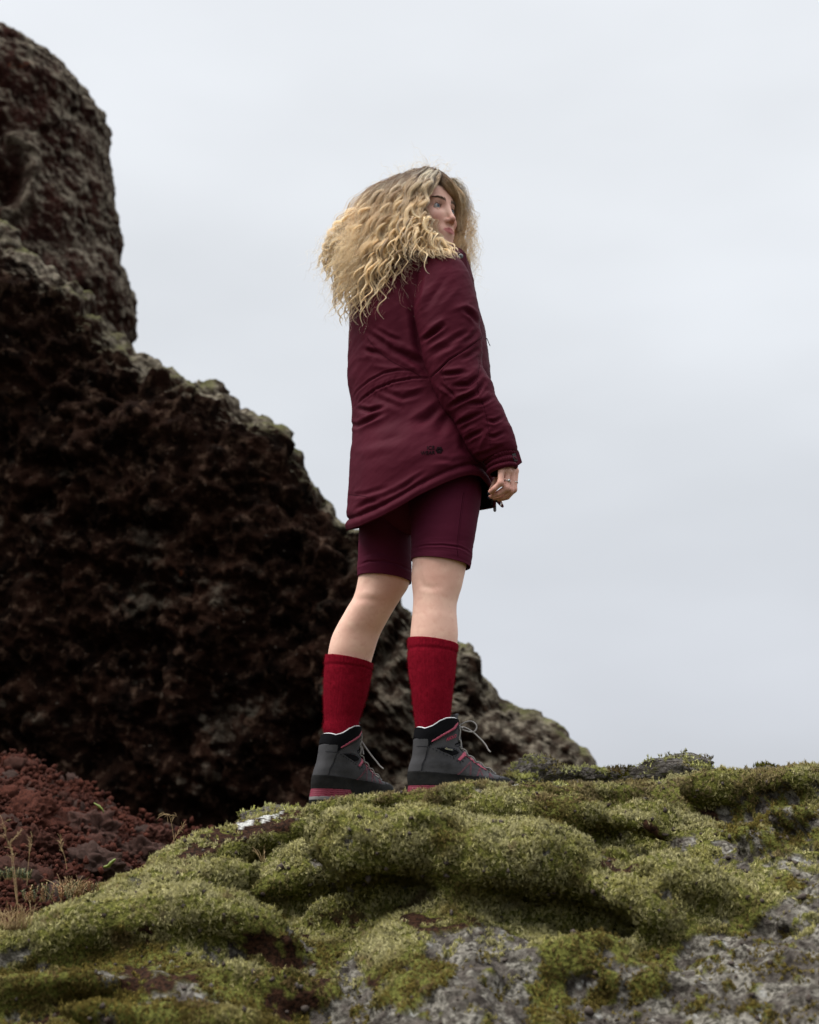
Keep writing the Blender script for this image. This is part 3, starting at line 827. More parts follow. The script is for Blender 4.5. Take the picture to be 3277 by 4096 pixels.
# ================================================================== STONES ON THE BOULDER'S CREST
def m_crest():
    m, N, L, bs = nmat('crest stone'); nt = m.node_tree
    x = mixrgb(nt, (0.085, 0.063, 0.049), (0.40, 0.355, 0.31), noise_fac(nt, 6.5, 0.38, 0.60, detail=6))
    x = mixrgb(nt, x, (0.46, 0.46, 0.44), noise_fac(nt, 4.2, 0.64, 0.70, detail=5))
    x = mixrgb(nt, x, (0.22, 0.21, 0.07), noise_fac(nt, 3.7, 0.54, 0.64, detail=5))
    L.new(x, bs.inputs['Base Color']); bs.inputs['Roughness'].default_value = 0.95
    bump(nt, bs, noise_fac(nt, 12, 0.2, 0.8, detail=6, rough=0.7), 1.0, 0.12)
    return m
M_CREST = m_crest()
CREST = [(536, 769, 40, 20, 0.12, 'grey brown stone right of the boot toe, tallest of its cluster'), (560, 771, 34, 12, 0.10, 'low rounded grey stone second from the boot toe'),
         (587, 773, 30, 11, 0.12, 'flat brownish stone in the middle of the crest'), (612, 774, 34, 12, 0.14, 'flat lichened stone left of the mossy mound'), (513, 779, 17, 8, 0.02, 'small whitish stone touching the boot toe'),
         (528, 780, 18, 9, 0.0, 'small dark rounded stone before the tall crest stone'), (675, 767, 74, 24, 0.14, 'broad peaked stone with moss and white lichen on the skyline'), (640, 774, 40, 14, 0.12, 'low mossy stone leaning on the peaked skyline stone'),
         (702, 772, 36, 14, 0.10, 'small pale stone at the right foot of the peaked skyline stone'), (770, 770, 30, 9, 0.0, 'low dark stone set in the moss right of the skyline peak'), (272, 815, 50, 16, 0.06, 'dark crest stone with white lichen left of the left boot'),
         (555, 788, 22, 7, -0.08, 'small dark stone sunk in the moss below the crest stones'), (805, 822, 40, 18, -0.3, 'grey stone showing through the moss at the right edge')]
for i, (X, Y, w, h, yd, lab) in enumerate(CREST):
    c = U(float(X), float(Y) + h * 0.12, yd); s = (yd + DIST) / FPX
    me = rock_mesh('crest_stone', 500 + i, 4, M_CREST, (1, 1, 1), 1.1)
    o = bpy.data.objects.new('crest_stone', me); col.objects.link(o)
    o.location = c; o.scale = (w * s * .62, w * s * 0.32, h * s * 0.72); o.rotation_euler = (0, rng.uniform(-.12, .12), rng.uniform(-.4, .4))
    tag(o, lab, 'stone')

cp, cn = [], []
for o in [o for o in col.objects if o.name.startswith('crest_stone')]:
    M = np.array(Matrix.LocRotScale(o.location, o.rotation_euler, o.scale)); me = o.data
    V = np.array([v.co for v in me.vertices]) @ M[:3, :3].T + M[:3, 3]; F = np.array([p.vertices[:] for p in me.polygons]); N = vnormals(V, F)
    m = (N[:, 2] > 0.1) & (fbm(V * 22, 3, 88) + 0.35 * N[:, 2] > 0.16)
    idx = np.flatnonzero(m)
    if len(idx):
        q = rng.choice(idx, 240); cp.append(V[q] + rng.normal(0, .003, (240, 3))); cn.append(N[q])
cp, cn = np.vstack(cp), np.vstack(cn); nn = len(cp)
moss_blades('stone_moss', 'short mixed moss growing on the crest stones', cp, cn, 0.0045 + 0.003 * rng.random(nn), np.clip(0.45 + 0.8 * fbm(cp * 14, 2, 89) + rng.normal(0, .2, nn), 0, 1), sstep(0, .3, fbm(cp * 9, 2, 90)), 0.7 * sstep(0.0, .3, fbm(cp * 12, 2, 92)), fbm(cp * 55, 2, 81), 6)
gi = np.flatnonzero((gap > 0.4) | (soil > 0.5) | (lich > 0.8)); gi = gi[(bN[gi] * (CAM - bV[gi])).sum(1) > 0]
gi = rng.choice(gi, 1500); rv, rf, k = [], [], 0
for j in gi:
    r = rng.uniform(.002, .0065) * (1.6 if rng.random() < .08 else 1)
    rv.append(iV * (1 + rng.normal(0, .28, (len(iV), 1))) * rng.uniform(.6, 1.1, 3) * r + bV[j] + bN[j] * r * .4); rf.append(iF + k); k += len(iV)
tag(add_mesh('grit', np.vstack(rv), np.vstack(rf), simple('grit', (0.09, 0.075, 0.065), 0.95, (0.025, 0.016, 0.012), 45, spec=.05), smooth=False), 'small dark grit in the hollows of the boulder', kind='stuff')

# ================================================================== GRASS, SHRUB, LEAVES
M_STRAW = simple('dry straw', (0.36, 0.26, 0.12), 0.8, (0.24, 0.15, 0.07), 60)
M_LEAF = simple('yellow green leaf', (0.13, 0.16, 0.016), 0.6, (0.09, 0.12, 0.012), 60)
M_SHRUBG = simple('shrub green', (0.055, 0.08, 0.012), 0.7, (0.03, 0.05, 0.008), 80)
M_SHRUBR = simple('shrub rust', (0.24, 0.085, 0.02), 0.7, (0.15, 0.05, 0.015), 80)

def grass_stem(line, y, label, droop=1.0):
    P = U(np.array([p[0] for p in line], float), np.array([p[1] for p in line], float), y)
    path = catmull(P, 24)
    root = empty('dry_grass', P[-1]); tag(root, label, 'grass')
    V, F = tube_path(path - P[-1], np.linspace(0.0003, 0.0006, 24), 5)
    add_mesh('stalk', V, F, M_STRAW, root)
    parts = []
    r = np.random.default_rng(int(line[0][0] * 10) + 5)
    tdir = path[0] - path[3]; tdir /= np.linalg.norm(tdir)
    for k in range(16):
        b = path[0] - tdir * 0.002 * k * 1.2
        d = tdir * 0.9 + r.normal(0, .45, 3) * droop; d /= np.linalg.norm(d)
        L_ = r.uniform(.010, .022)
        q = np.array([b, b + d * L_ * .5 + np.array([0, 0, .001]), b + d * L_ + np.array([0, 0, -.003 * droop])])
        parts.append(tube_path(catmull(q, 5) - P[-1], np.array([.0002, .0004, .0005, .0004, .0001]), 4))
    V, F = join_parts(parts); add_mesh('seed_head', V, F, M_STRAW, root)

grass_stem([(163, 814), (169, 816), (172, 826), (174.5, 846)], -0.28, 'dry grass stem with a bent drooping head against the dark cliff', 1.2)
grass_stem([(183, 825), (180, 830), (176, 836), (170, 848)], -0.3, 'thin short grass stem just right of the bent one')
grass_stem([(3, 822), (6, 836), (13, 858), (17, 905)], -0.75, 'tallest dry grass stem at the far left')
grass_stem([(20, 832), (13, 840), (11, 852), (16, 900)], -0.72, 'dry grass stem with its feathery head leaning right at the left edge')
grass_stem([(32, 838), (30, 850), (28, 868), (27, 886)], -0.66, 'upright dry grass stem third from the left edge')
grass_stem([(60, 838), (62, 848), (65, 858), (67, 870)], -0.55, 'faint thin grass stem before the middle lava block')
grass_stem([(11, 846), (14, 866), (17, 890), (18, 925)], -0.8, 'straw coloured stem with drooping blades in the dry tuft')

def tuft(name, X, Y, n, spread, h, y, label, mat):
    c = U(float(X), float(Y), y); parts = []
    for _ in range(n):
        b = c + np.array([rng.normal(0, spread * .4), rng.normal(0, spread * .3), 0]); a = rng.uniform(0, 6.28); t = rng.uniform(.1, .9)
        d = np.array([math.cos(a) * t, math.sin(a) * t, 1.0]); d /= np.linalg.norm(d); L_ = h * rng.uniform(.5, 1.1)
        q = np.array([b, b + d * L_ * .6, b + d * L_ + np.array([d[0], d[1], -.5]) * L_ * .25])
        parts.append(tube_path(catmull(q, 6) - c, np.array([.0012, .0011, .001, .0008, .0005, .0002]), 3))
    V, F = join_parts(parts); o = add_mesh(name, V, F, mat); o.location = c
    return tag(o, label, 'grass tuft')
tuft('grass_tuft', 12, 930, 80, .045, .065, -0.78, 'dry straw grass tuft at the left edge of the boulder', M_STRAW)
tuft('grass_tuft', 70, 895, 46, .03, .05, -0.5, 'small dry grass tuft beside the green and rust shrub', M_STRAW)
tuft('grass_tuft', 345, 873, 9, .012, .055, -0.62, 'few reddish grass blades growing from the moss in the middle', M_SHRUBR)
tuft('grass_tuft', 262, 862, 7, .010, .045, -0.50, 'few thin blades growing from the moss left of the middle', M_STRAW)

def shrub(X, Y, w, h, y, label, mats):
    c = U(float(X), float(Y), y); root = empty('low_shrub', c); tag(root, label, 'shrub')
    lv = [[], []]; st = []
    for _ in range(26):
        b = np.array([rng.uniform(-w, w), rng.uniform(-w, w) * .5, 0]); d = np.array([rng.normal(0, .35), rng.normal(0, .35), 1]); d /= np.linalg.norm(d); L_ = h * rng.uniform(.5, 1)
        st.append(tube_path(catmull(np.array([b, b + d * L_ * .5, b + d * L_]), 5), 0.0008, 4)); m = 0 if rng.random() < .62 else 1
        for k in range(22):
            p = b + d * L_ * (k + 4) / 26; a = k * 2.4; e = np.array([math.cos(a), math.sin(a), .7]); e /= np.linalg.norm(e); l = .008
            sd = np.cross(e, d) * .0014
            lv[m].append((np.array([p, p + e * l * .5 + sd, p + e * l, p + e * l * .5 - sd]), [(0, 1, 2, 3)]))
    V, F = join_parts(st); add_mesh('stems', V, F, M_STRAW, root)
    for m, nm in ((0, 'green_leaves'), (1, 'rust_leaves')):
        if lv[m]:
            V, F = join_parts(lv[m]); tag(add_mesh(nm, V, F, mats[m], root), kind='stuff')
shrub(50, 902, .055, .045, -0.55, 'low green and rust needle leaved shrub at the left', (M_SHRUBG, M_SHRUBR))
shrub(82, 893, .035, .030, -0.48, 'smaller green shrub right of the rust coloured one', (M_SHRUBG, M_SHRUBR))
shrub(14, 880, .035, .028, -0.6, 'small light green shrub behind the dry grass stems', (M_SHRUBG, M_SHRUBG))

def leaf(line, wpx, y, label):
    P = catmull(U(np.array([p[0] for p in line], float), np.array([p[1] for p in line], float), y), 9); s = (y + DIST) / FPX
    w = np.sin(np.linspace(.15, 3.0, 9)) * wpx * s / 2 * (1 + .25 * np.sin(np.arange(9) * 2.1))
    n = np.array([0, -.3, 1.0])
    V = np.stack([P - n * w[:, None], P + np.array([0, -.004, 0]), P + n * w[:, None]], 1).reshape(-1, 3)
    o = add_mesh('leaf', V, grid_faces(9, 3), M_LEAF); s_ = o.modifiers.new('thickness', 'SOLIDIFY'); s_.thickness = .0008
    tag(o, label, 'leaf')
leaf([(103.5, 867), (108, 866), (112, 862), (116, 859)], 4.0, -0.35, 'yellow green leaf on the red rock beside the moss')
leaf([(94, 803), (98, 806), (102, 809), (104, 813)], 3.5, 0.9, 'yellow green leaf high on the scree slope')

# ================================================================== THE PERSON
person = empty('person', tuple(U(400.0, 803.0, 0.05)))
tag(person, 'person with long curly blonde hair in burgundy parka, shorts and red socks, seen from behind', 'person')
PO = np.array(person.location)

def pmesh(name, V, F, mat, parent=None, **k):
    """a mesh of the person, stored relative to the person's foot point"""
    o = add_mesh(name, np.asarray(V) - PO, F, mat, parent or person, **k)
    return o

# ---- tubes traced off the outline: rows of (XL, YL, XR, YR, depth, half depth)
def ring_rows(rows, n):
    R_ = np.array(rows, float)
    R_ = np.array([r if len(r) == 6 else None for r in R_])
    s = np.r_[0, np.cumsum(np.maximum(np.abs(np.diff((R_[:, 1] + R_[:, 3]) / 2)), 0.3))]
    t = np.linspace(0, s[-1], n)
    return np.stack([mono(t, s, R_[:, k]) for k in range(6)], 1)

def tube_grid(rows, n, nphi, power=2.0, remap=None):
    """closed rings; phi = 0 at the right edge, -90 deg nearest the camera"""
    r = ring_rows(rows, n)
    PL = U(r[:, 0], r[:, 1], r[:, 4]); PR = U(r[:, 2], r[:, 3], r[:, 4])
    C_ = (PL + PR) / 2; A = (PR - PL) / 2
    ph = np.linspace(0, 2 * np.pi, nphi, endpoint=False)
    c, s = np.cos(ph), np.sin(ph)
    c = np.sign(c) * np.abs(c) ** (2 / power); s = np.sign(s) * np.abs(s) ** (2 / power)
    B = np.zeros_like(A); B[:, 1] = r[:, 5]
    V = C_[:, None] + c[None, :, None] * A[:, None] + s[None, :, None] * B[:, None]
    return V, C_, A, ph

def row(Y, XL, XR, yd, b):
    return (XL, Y, XR, Y, yd, b)

# ---- cloth folds: strokes (points, half width in px, height in mm), negative = crease
def fold_disp(V, N, strokes, mm=0.001):
    X, Y = proj(V); view = CAM - V; view /= np.linalg.norm(view, axis=1)[:, None]
    fac = np.clip((N * view).sum(1) + 0.15, 0, 1) ** 0.5
    d = np.zeros(len(V))
    for pts, w, h in strokes:
        P = np.array(pts, float); m = (X > P[:, 0].min() - 5 * w) & (X < P[:, 0].max() + 5 * w) & (Y > P[:, 1].min() - 5 * w) & (Y < P[:, 1].max() + 5 * w)
        if not m.any(): continue
        r, t = seg_dist(X[m], Y[m], P)
        end = np.sin(np.clip(t, 0.03, 0.97) * np.pi) ** 0.6
        if abs(h) > 2.2: w = w * .86; h = h * 1.4
        prof = np.exp(-(np.sqrt(r * r + .04 * w * w) / w) ** 1.45)
        if h < 0:
            prof = prof - 0.42 * np.exp(-((r - 2.0 * w) / (0.95 * w)) ** 2)
        d[m] += h * mm * prof * end
    return d * fac

def ridged(p, oct=3, seed=0):
    o = 0; a = 1.0
    for k in range(oct):
        o = o + a * (1 - 2 * np.abs(perlin(p * 2.05 ** k, seed + 7 * k))); a *= 0.5
    return o / 1.75

def aniso(V, ang, across, along, depth=10.0):
    """coordinates stretched along a fold direction that rises to the right by ang degrees"""
    a = math.radians(ang)
    u = V[:, 0] * math.cos(a) + V[:, 2] * math.sin(a); v = -V[:, 0] * math.sin(a) + V[:, 2] * math.cos(a)
    return np.stack([u * along, V[:, 1] * depth, v * across], 1)

# ---- materials
def m_cloth(name, c1, c2, rough=0.62, weave=900, sheen=0.25):
    m, N, L, bs = nmat(name); nt = m.node_tree
    L.new(mixrgb(nt, c1, c2, noise_fac(nt, 7, 0.35, 0.65)), bs.inputs['Base Color'])
    bs.inputs['Roughness'].default_value = rough; bs.inputs['Specular IOR Level'].default_value = 0.04
    bs.inputs['Sheen Weight'].default_value = 0.0; bs.inputs['Sheen Roughness'].default_value = 0.45
    bs.inputs['Sheen Tint'].default_value = (0.8, 0.6, 0.68, 1)
    bump(nt, bs, noise_fac(nt, weave, 0.2, 0.8, detail=2), 0.12, 0.0004)
    return m
M_JACKET = m_cloth('burgundy shell fabric', (0.054, 0.0066, 0.0142), (0.066, 0.0084, 0.0174))
M_LINING = simple('dark lining', (0.006, 0.004, 0.005), 0.9, spec=.03)
M_SHORTS = m_cloth('plum stretch fabric', (0.070, 0.0095, 0.0230), (0.080, 0.0115, 0.0270), 0.7, 1200, 0.2)
M_BLACK = simple('black fabric', (0.008, 0.008, 0.009), 0.85, bumpsc=700, spec=.06)
M_METAL = simple('dark metal', (0.16, 0.155, 0.15), 0.42, (0.10, 0.10, 0.10), 300, metal=0.9)
M_SILVER = simple('silver', (0.72, 0.70, 0.68), 0.22, (0.6, 0.58, 0.56), 300, metal=1.0)
M_WHITE = simple('white lining', (0.70, 0.70, 0.70), 0.7)

def m_skin():
    m, N, L, bs = nmat('skin'); nt = m.node_tree
    a = mixrgb(nt, (0.77, 0.485, 0.375), (0.70, 0.405, 0.310), noise_fac(nt, 9, 0.35, 0.7))
    a = mixrgb(nt, a, (0.81, 0.54, 0.41), noise_fac(nt, 28, 0.45, 0.8, detail=3))
    a = mixrgb(nt, a, (0.64, 0.34, 0.26), noise_fac(nt, 55, 0.52, 0.90, detail=5))
    a = mixrgb(nt, a, (0.30, 0.15, 0.10), noise_fac(nt, 150, 0.79, 0.82, detail=1))
    a = mixrgb(nt, a, (0.55, 0.25, 0.195), attr(nt, 'blush'))
    a = mixrgb(nt, a, (0.44, 0.14, 0.13), attr(nt, 'lip'))
    a = mixrgb(nt, a, (0.13, 0.085, 0.05), attr(nt, 'scalp'))
    L.new(a, bs.inputs['Base Color'])
    bs.inputs['Roughness'].default_value = 0.52; bs.inputs['Specular IOR Level'].default_value = 0.35
    bs.inputs['Subsurface Weight'].default_value = 0.0; bs.inputs['Subsurface Radius'].default_value = (1.0, 0.35, 0.2); bs.inputs['Subsurface Scale'].default_value = 0.006
    bump(nt, bs, noise_fac(nt, 420, 0.2, 0.8, detail=3), 0.25, 0.0005)
    return m
M_SKIN = m_skin()

# ================================================================== body (head, hands and legs in one skin)
HR = np.array([[0.67201989, -0.05549994, 0.73845042], [0.73735877, -0.04208227, -0.67418924], [0.06849314, 0.99757147, 0.01264325]])   # left, up, forward
HO = np.array([0.10258, -0.05010, 1.63037])

def hw(p):
    return HO + np.asarray(p, float) @ HR.T

def capsule(P, a, b, ra, rb):
    a = np.asarray(a, float); d = np.asarray(b, float) - a
    t = np.clip(((P - a) @ d) / max(d @ d, 1e-12), 0, 1)
    return np.linalg.norm(P - a - t[..., None] * d, axis=-1) - (ra + (rb - ra) * t)

def ell(P, c, r):
    q = (P - np.asarray(c)) / np.asarray(r); k = np.linalg.norm(q, axis=-1)
    return (k - 1) * min(r) if False else k * (k - 1) / np.maximum(np.linalg.norm(q / np.asarray(r), axis=-1), 1e-6)

def head_sdf(P):
    Q = (P - HO) @ HR
    x, y, z = Q[..., 0], Q[..., 1], Q[..., 2]
    A = np.stack([np.abs(x), y, z], -1)
    f = ell(Q, (0, .038, -.088), (.073, .088, .094))
    f = smin(f, ell(Q, (0, -.022, -.046), (.060, .078, .058)), .025)
    f = smin(f, ell(Q, (0, .040, -.052), (.067, .052, .056)), .02)
    f = smin(f, ell(Q, (0, -.074, -.048), (.050, .036, .048)), .025)
    f = smin(f, capsule(A, (0, -.101, -.014), (.010, -.101, -.015), .0165, .015), .02)
    f = smin(f, capsule(A, (.020, -.100, -.02), (.050, -.062, -.065), .013, .014), .02)
    f = smin(f, ell(A, (.041, -.030, -.022), (.020, .019, .020)), .016)
    f = smin(f, capsule(A, (.008, .019, .001), (.038, .021, -.010), .0085, .008), .012)
    f = smax(f, -ell(A, (.032, -.001, .013), (.0185, .0125, .0165)), .012)
    # lids round the eyeballs
    lid = np.linalg.norm(A - np.array([.031, 0, -.0105]), axis=-1) - .0142
    slit = np.sqrt(((A[..., 0] - .031) / .0138) ** 2 + ((y - .0 - .06 * (A[..., 0] - .031)) / .0045) ** 2) - 1
    lid = np.where(z > -.012, np.maximum(lid, -slit * .004), lid)
    f = smin(f, lid, .004)
    f = np.maximum(f, -np.where(z > -.013, np.maximum(np.linalg.norm(A - np.array([.031, 0, -.0105]), axis=-1) - .0128, -1), 1))
    # nose
    f = smin(f, capsule(Q, (0, .012, .003), (0, -.036, .0225), .0062, .0078), .012)
    f = smin(f, ell(Q, (0, -.0405, .0235), (.0092, .0085, .0090)), .007)
    f = smin(f, ell(A, (.0108, -.0450, .0125), (.0066, .0068, .0095)), .005)
    f = smax(f, -ell(A, (.0058, -.0515, .0195), (.0034, .0040, .0055)), .003)
    # mouth
    f = smin(f, ell(Q, (0, -.073, -.004), (.030, .019, .0155)), .012)
    f = smin(f, capsule(A, (.004, -.0665, .0118), (.0225, -.0702, .0035), .0044, .0024), .004)
    f = smin(f, capsule(A, (.000, -.0775, .0108), (.021, -.0738, .0035), .0050, .0026), .004)
    f = smax(f, -capsule(A, (.0, -.0718, .0195), (.0215, -.0708, .0085), .0026, .0016), .003)
    # ears
    f = smin(f, ell(A, (.073, -.012, -.082), (.007, .030, .017)), .006)
    return f

FING = {   # MCP, PIP, DIP, tip in view coordinates with depth; radii
    'little': (((501.2, 471, -.166), (500.6, 483.0, -.170), (494.6, 488.6, -.165), (490.2, 492.0, -.155)), (.0086, .0086, .0078, .0068)),
    'ring': (((507.0, 471, -.152), (506.4, 488.2, -.158), (498.5, 493.6, -.152), (490.8, 496.4, -.138)), (.0090, .0090, .0082, .0070)),
    'middle': (((512.0, 471, -.137), (510.6, 490.2, -.142), (502.5, 496.6, -.134), (494.0, 498.0, -.120)), (.0090, .0090, .0082, .0070)),
    'index': (((515.6, 471, -.122), (513.8, 489.6, -.126), (507.0, 497.0, -.116), (498.4, 499.6, -.104)), (.0086, .0086, .0078, .0068))}
FW_ = {k: (U(np.array([p[0] for p in v[0]]), np.array([p[1] for p in v[0]]), np.array([p[2] for p in v[0]])), v[1]) for k, v in FING.items()}
WRIST = U(501.0, 447.0, -.140)
ELB_R, SH_R = U(458.0, 372.0, -.150), np.array([.095, -.105, 1.40])
SH_L, ELB_L, WR_L = np.array([-.10, .16, 1.40]), np.array([-.13, .21, 1.12]), np.array([-.03, .25, .93])

def hand_sdf(P):
    f = capsule(P, WRIST, FW_['ring'][0][0], .019, .013)
    for k, (J, r) in FW_.items():
        f = smin(f, capsule(P, WRIST + (J[0] - WRIST) * .25, J[0], .014, r[0] + .001), .008)
    for k, (J, r) in FW_.items():
        g_ = capsule(P, J[0], J[1], r[0], r[1])
        g_ = smin(g_, np.linalg.norm(P - J[1], axis=-1) - r[1] * 1.08, .004)
        g_ = smin(g_, capsule(P, J[1], J[2], r[1], r[2]), .002)
        g_ = smin(g_, capsule(P, J[2], J[3], r[2], r[3]), .002)
        f = smin(f, g_, .0022)
    T = [U(505.0, 462.0, -.105), U(500.0, 474.0, -.095), U(495.0, 484.0, -.098), U(491.0, 491.0, -.105)]
    for a, b, ra, rb in zip(T[:-1], T[1:], (.013, .010, .0092), (.010, .0092, .0075)):
        f = smin(f, capsule(P, a, b, ra, rb), .004)
    return f

LEG_R = [row(478, 414, 474, -.02, .075), row(500, 413, 476, -.04, .078), row(540, 413.5, 471, -.055, .072), row(560, 412.5, 467.5, -.06, .069), row(570, 411.8, 465.6, -.06, .066), row(579, 411.4, 463.6, -.06, .064), row(587, 412.2, 461.8, -.06, .062), row(596, 413, 459, -.06, .061),
         row(606, 413, 456.7, -.06, .060), row(613, 412.4, 456.6, -.06, .060), row(621, 411.6, 457.2, -.06, .061), row(635, 410.3, 458, -.06, .061), row(645, 410.3, 457, -.06, .059), row(665, 412, 453, -.06, .054),
         row(700, 416.5, 449, -.06, .044), row(735, 420, 446, -.055, .040), row(775, 423, 445, -.055, .030), row(796, 422, 446, -.055, .028)]
LEG_L = [row(490, 362, 412, .09, .085), row(530, 362, 411, .10, .082), row(560, 360, 411, .105, .076), row(576, 358.4, 411, .11, .070), row(586, 356.8, 408.5, .115, .067), row(599, 352.6, 400.5, .12, .064), row(607, 347.8, 395.3, .125, .062), row(615, 343.2, 390.6, .13, .061),
         row(626, 337, 384.4, .14, .062), row(637, 331.8, 379, .15, .062), row(650, 328.6, 374.8, .155, .061), row(661, 327.6, 371.6, .16, .058), row(690, 327.6, 366, .165, .050), row(720, 329, 357, .17, .042), row(745, 330, 355, .17, .039), row(780, 332, 350, .17, .030), row(798, 330, 349, .17, .028)]

class Stack:
    """a limb or trunk as a stack of horizontal ovals"""
    def __init__(s, rows):
        r = np.array(rows, float)
        PL = U(r[:, 0], r[:, 1], r[:, 4]); PR = U(r[:, 2], r[:, 3], r[:, 4])
        o = np.argsort(PL[:, 2])
        s.z = PL[o, 2]; s.cx = ((PL + PR) / 2)[o, 0]; s.cy = r[o, 4]; s.a = ((PR - PL) / 2)[o, 0]; s.b = r[o, 5]
    def __call__(s, P):
        z = np.clip(P[..., 2], s.z[0], s.z[-1])
        zi = P[0, 0, :, 2]; zc = np.clip(zi, s.z[0], s.z[-1])
        cx, cy, a, b = (mono(zc, s.z, k) for k in (s.cx, s.cy, s.a, s.b))
        e = np.sqrt(((P[..., 0] - cx) / a) ** 2 + ((P[..., 1] - cy) / b) ** 2)
        f = (e - 1) * np.minimum(a, b)
        dz = np.abs(zi - zc)
        return np.where(dz > 0, np.sqrt(np.maximum(f, 0) ** 2 + dz ** 2) + np.minimum(f, 0) * 0, f)

SL_R, SL_L = Stack(LEG_R), Stack(LEG_L)
TRUNK = [np.array([.02, .03, .80]), np.array([.02, .03, 1.0]), np.array([.01, .03, 1.2]), np.array([.01, .03, 1.36])]

def body_sdf(P, part):
    if part == 'legs':
        return smin(SL_R(P), SL_L(P), .006)
    if part == 'trunk':
        f = ell(P, (.02, .02, .90), (.15, .11, .12))
        f = smin(f, ell(P, (.01, .03, 1.06), (.125, .095, .22)), .05)
        f = smin(f, ell(P, (.005, .03, 1.27), (.15, .11, .17)), .06)
        f = smin(f, capsule(P, SH_R, SH_L, .055, .055), .05)
        f = smin(f, smin(SL_R(P), SL_L(P), .006), .04)
        f = smin(f, capsule(P, SH_R, ELB_R, .046, .038), .03)
        f = smin(f, capsule(P, SH_L, ELB_L, .046, .038), .03)
        f = smin(f, capsule(P, ELB_L, WR_L, .037, .026), .01)
        f = smin(f, capsule(P, ELB_R, WRIST, .037, .022), .01)
        f = smin(f, capsule(P, (.02, .02, 1.40), hw((0, -.05, -.085)), .056, .050), .03)
        return f
    if part == 'hand':
        return smin(hand_sdf(P), capsule(P, ELB_R, WRIST, .037, .022), .008)
    f = head_sdf(P)
    return smin(f, capsule(P, (.02, .02, 1.40), hw((0, -.05, -.085)), .056, .050), .02)

def sdf_blocks(fn, lo, hi, h, step=40):
    """sample a distance function only in the blocks its surface runs through"""
    lo = np.asarray(lo); n = np.ceil((np.asarray(hi) - lo) / h).astype(int)
    grid = vdb.FloatGrid(2.5 * h)
    for i in range(0, n[0], step):
        for j in range(0, n[1], step):
            for k in range(0, n[2], step):
                c = lo + h * (np.array([i, j, k]) + step / 2)
                f = float(np.ravel(fn(np.broadcast_to(c, (1, 1, 1, 3))))[0])
                if abs(f) > step * h * 1.15 + .03:
                    if f < 0: grid.fill((i, j, k), (i + step - 1, j + step - 1, k + step - 1), -2.5 * h)
                    continue
                idx = np.stack(np.meshgrid(np.arange(i, i + step), np.arange(j, j + step), np.arange(k, k + step), indexing='ij'), -1)
                a = np.clip(fn(lo + h * idx), -2.5 * h, 2.5 * h).astype(np.float32)
                grid.copyFromArray(a, ijk=(i, j, k))
    V, T, Q = grid.convertToPolygons(isovalue=0.0)
    V = np.asarray(V, float) * h + lo; Q = np.asarray(Q).astype(np.int64)
    N = vnormals(V, Q)
    c = V.mean(0)
    if ((V - c) * N).sum(1).mean() < 0: Q = Q[:, ::-1]
    return V, Q

HB = .0033
def body_fn(P):
    z = P[..., 2].mean(); x = P[..., 0].mean(); y = P[..., 1].mean()
    if z > 1.47: return body_sdf(P, 'head')
    if z < .70: return body_sdf(P, 'legs')
    f = body_sdf(P, 'trunk')
    if z < 1.0 and x > .13: f = smin(f, hand_sdf(P), .008)
    if z > 1.36: f = smin(f, head_sdf(P), .02)
    return f
V_B, Q_B = sdf_blocks(body_fn, (-.36, -.34, -.06), (.40, .40, 1.80), HB)
# soften the grid steps, then bring in the dents behind the knees
N_B = vnormals(V_B, Q_B)
Xb, Yb = proj(V_B)
kn = [([(419.6, 567), (420, 579), (423.4, 586.5), (432, 588), (440.8, 586.5)], 2.6, -1.7), ([(419.8, 568), (420, 580)], 1.6, -1.0), ([(444, 562), (443, 570)], 3.5, -.5), ([(455, 570), (453, 590)], 4, 1.2), ([(432, 572), (433, 582)], 6, .7), ([(412, 601), (416, 590)], 2, -1.0),
      ([(352, 600), (364, 599), (378, 601)], 3.0, -1.8), ([(366, 580), (365, 592)], 4.5, -1.2), ([(376, 588), (372, 598)], 5, 1.0), ([(350, 607), (366, 610)], 5, 1.0), ([(436, 604), (430, 622), (432, 636)], 8, 1.2), ([(352, 620), (345, 640)], 8, 1.0)]
V_B = V_B + N_B * fold_disp(V_B, N_B, kn)[:, None]
Qh = (V_B - HO) @ HR
isface = V_B[:, 2] > 1.47
ax = np.abs(Qh[:, 0])
lipm = isface * (Qh[:, 2] > .0) * sstep(1.15, .85, np.sqrt((ax / .0245) ** 2 + ((Qh[:, 1] + .0722) / (.0098 - .0035 * (ax / .02) ** 2)) ** 2))
blush = isface * (0.26 + 0.6 * np.exp(-((ax - .038) ** 2 + (Qh[:, 1] + .038) ** 2) / .018 ** 2) + 0.75 * np.exp(-(ax ** 2 + (Qh[:, 1] + .044) ** 2) / .013 ** 2) * (Qh[:, 2] > .012) + .5 * np.exp(-((ax - .031) / .016) ** 2 - ((Qh[:, 1]) / .010) ** 2))
blush += (V_B[:, 2] < .7) * (0.45 * np.exp(-((Xb - 396) / 14) ** 2 - ((Yb - 592) / 22) ** 2) + .25 * np.exp(-((Xb - 438) / 20) ** 2 - ((Yb - 575) / 14) ** 2))
blush += 0.42 * (V_B[:, 0] > .17) * (V_B[:, 2] < 1.0)
for k, (J, r) in FW_.items():
    for q in (1, 2, 3): blush += 0.55 * np.exp(-np.linalg.norm(V_B - J[q], axis=1) ** 2 / .011 ** 2)
hl = .062 - .6 * np.maximum(ax - .03, 0) - np.maximum(-Qh[:, 2] - .02, 0) * 1.2
scalp = isface * np.clip(sstep(hl - .004, hl + .006, Qh[:, 1]) + (Qh[:, 2] < -.085), 0, 1) * (Qh[:, 1] > -.075)
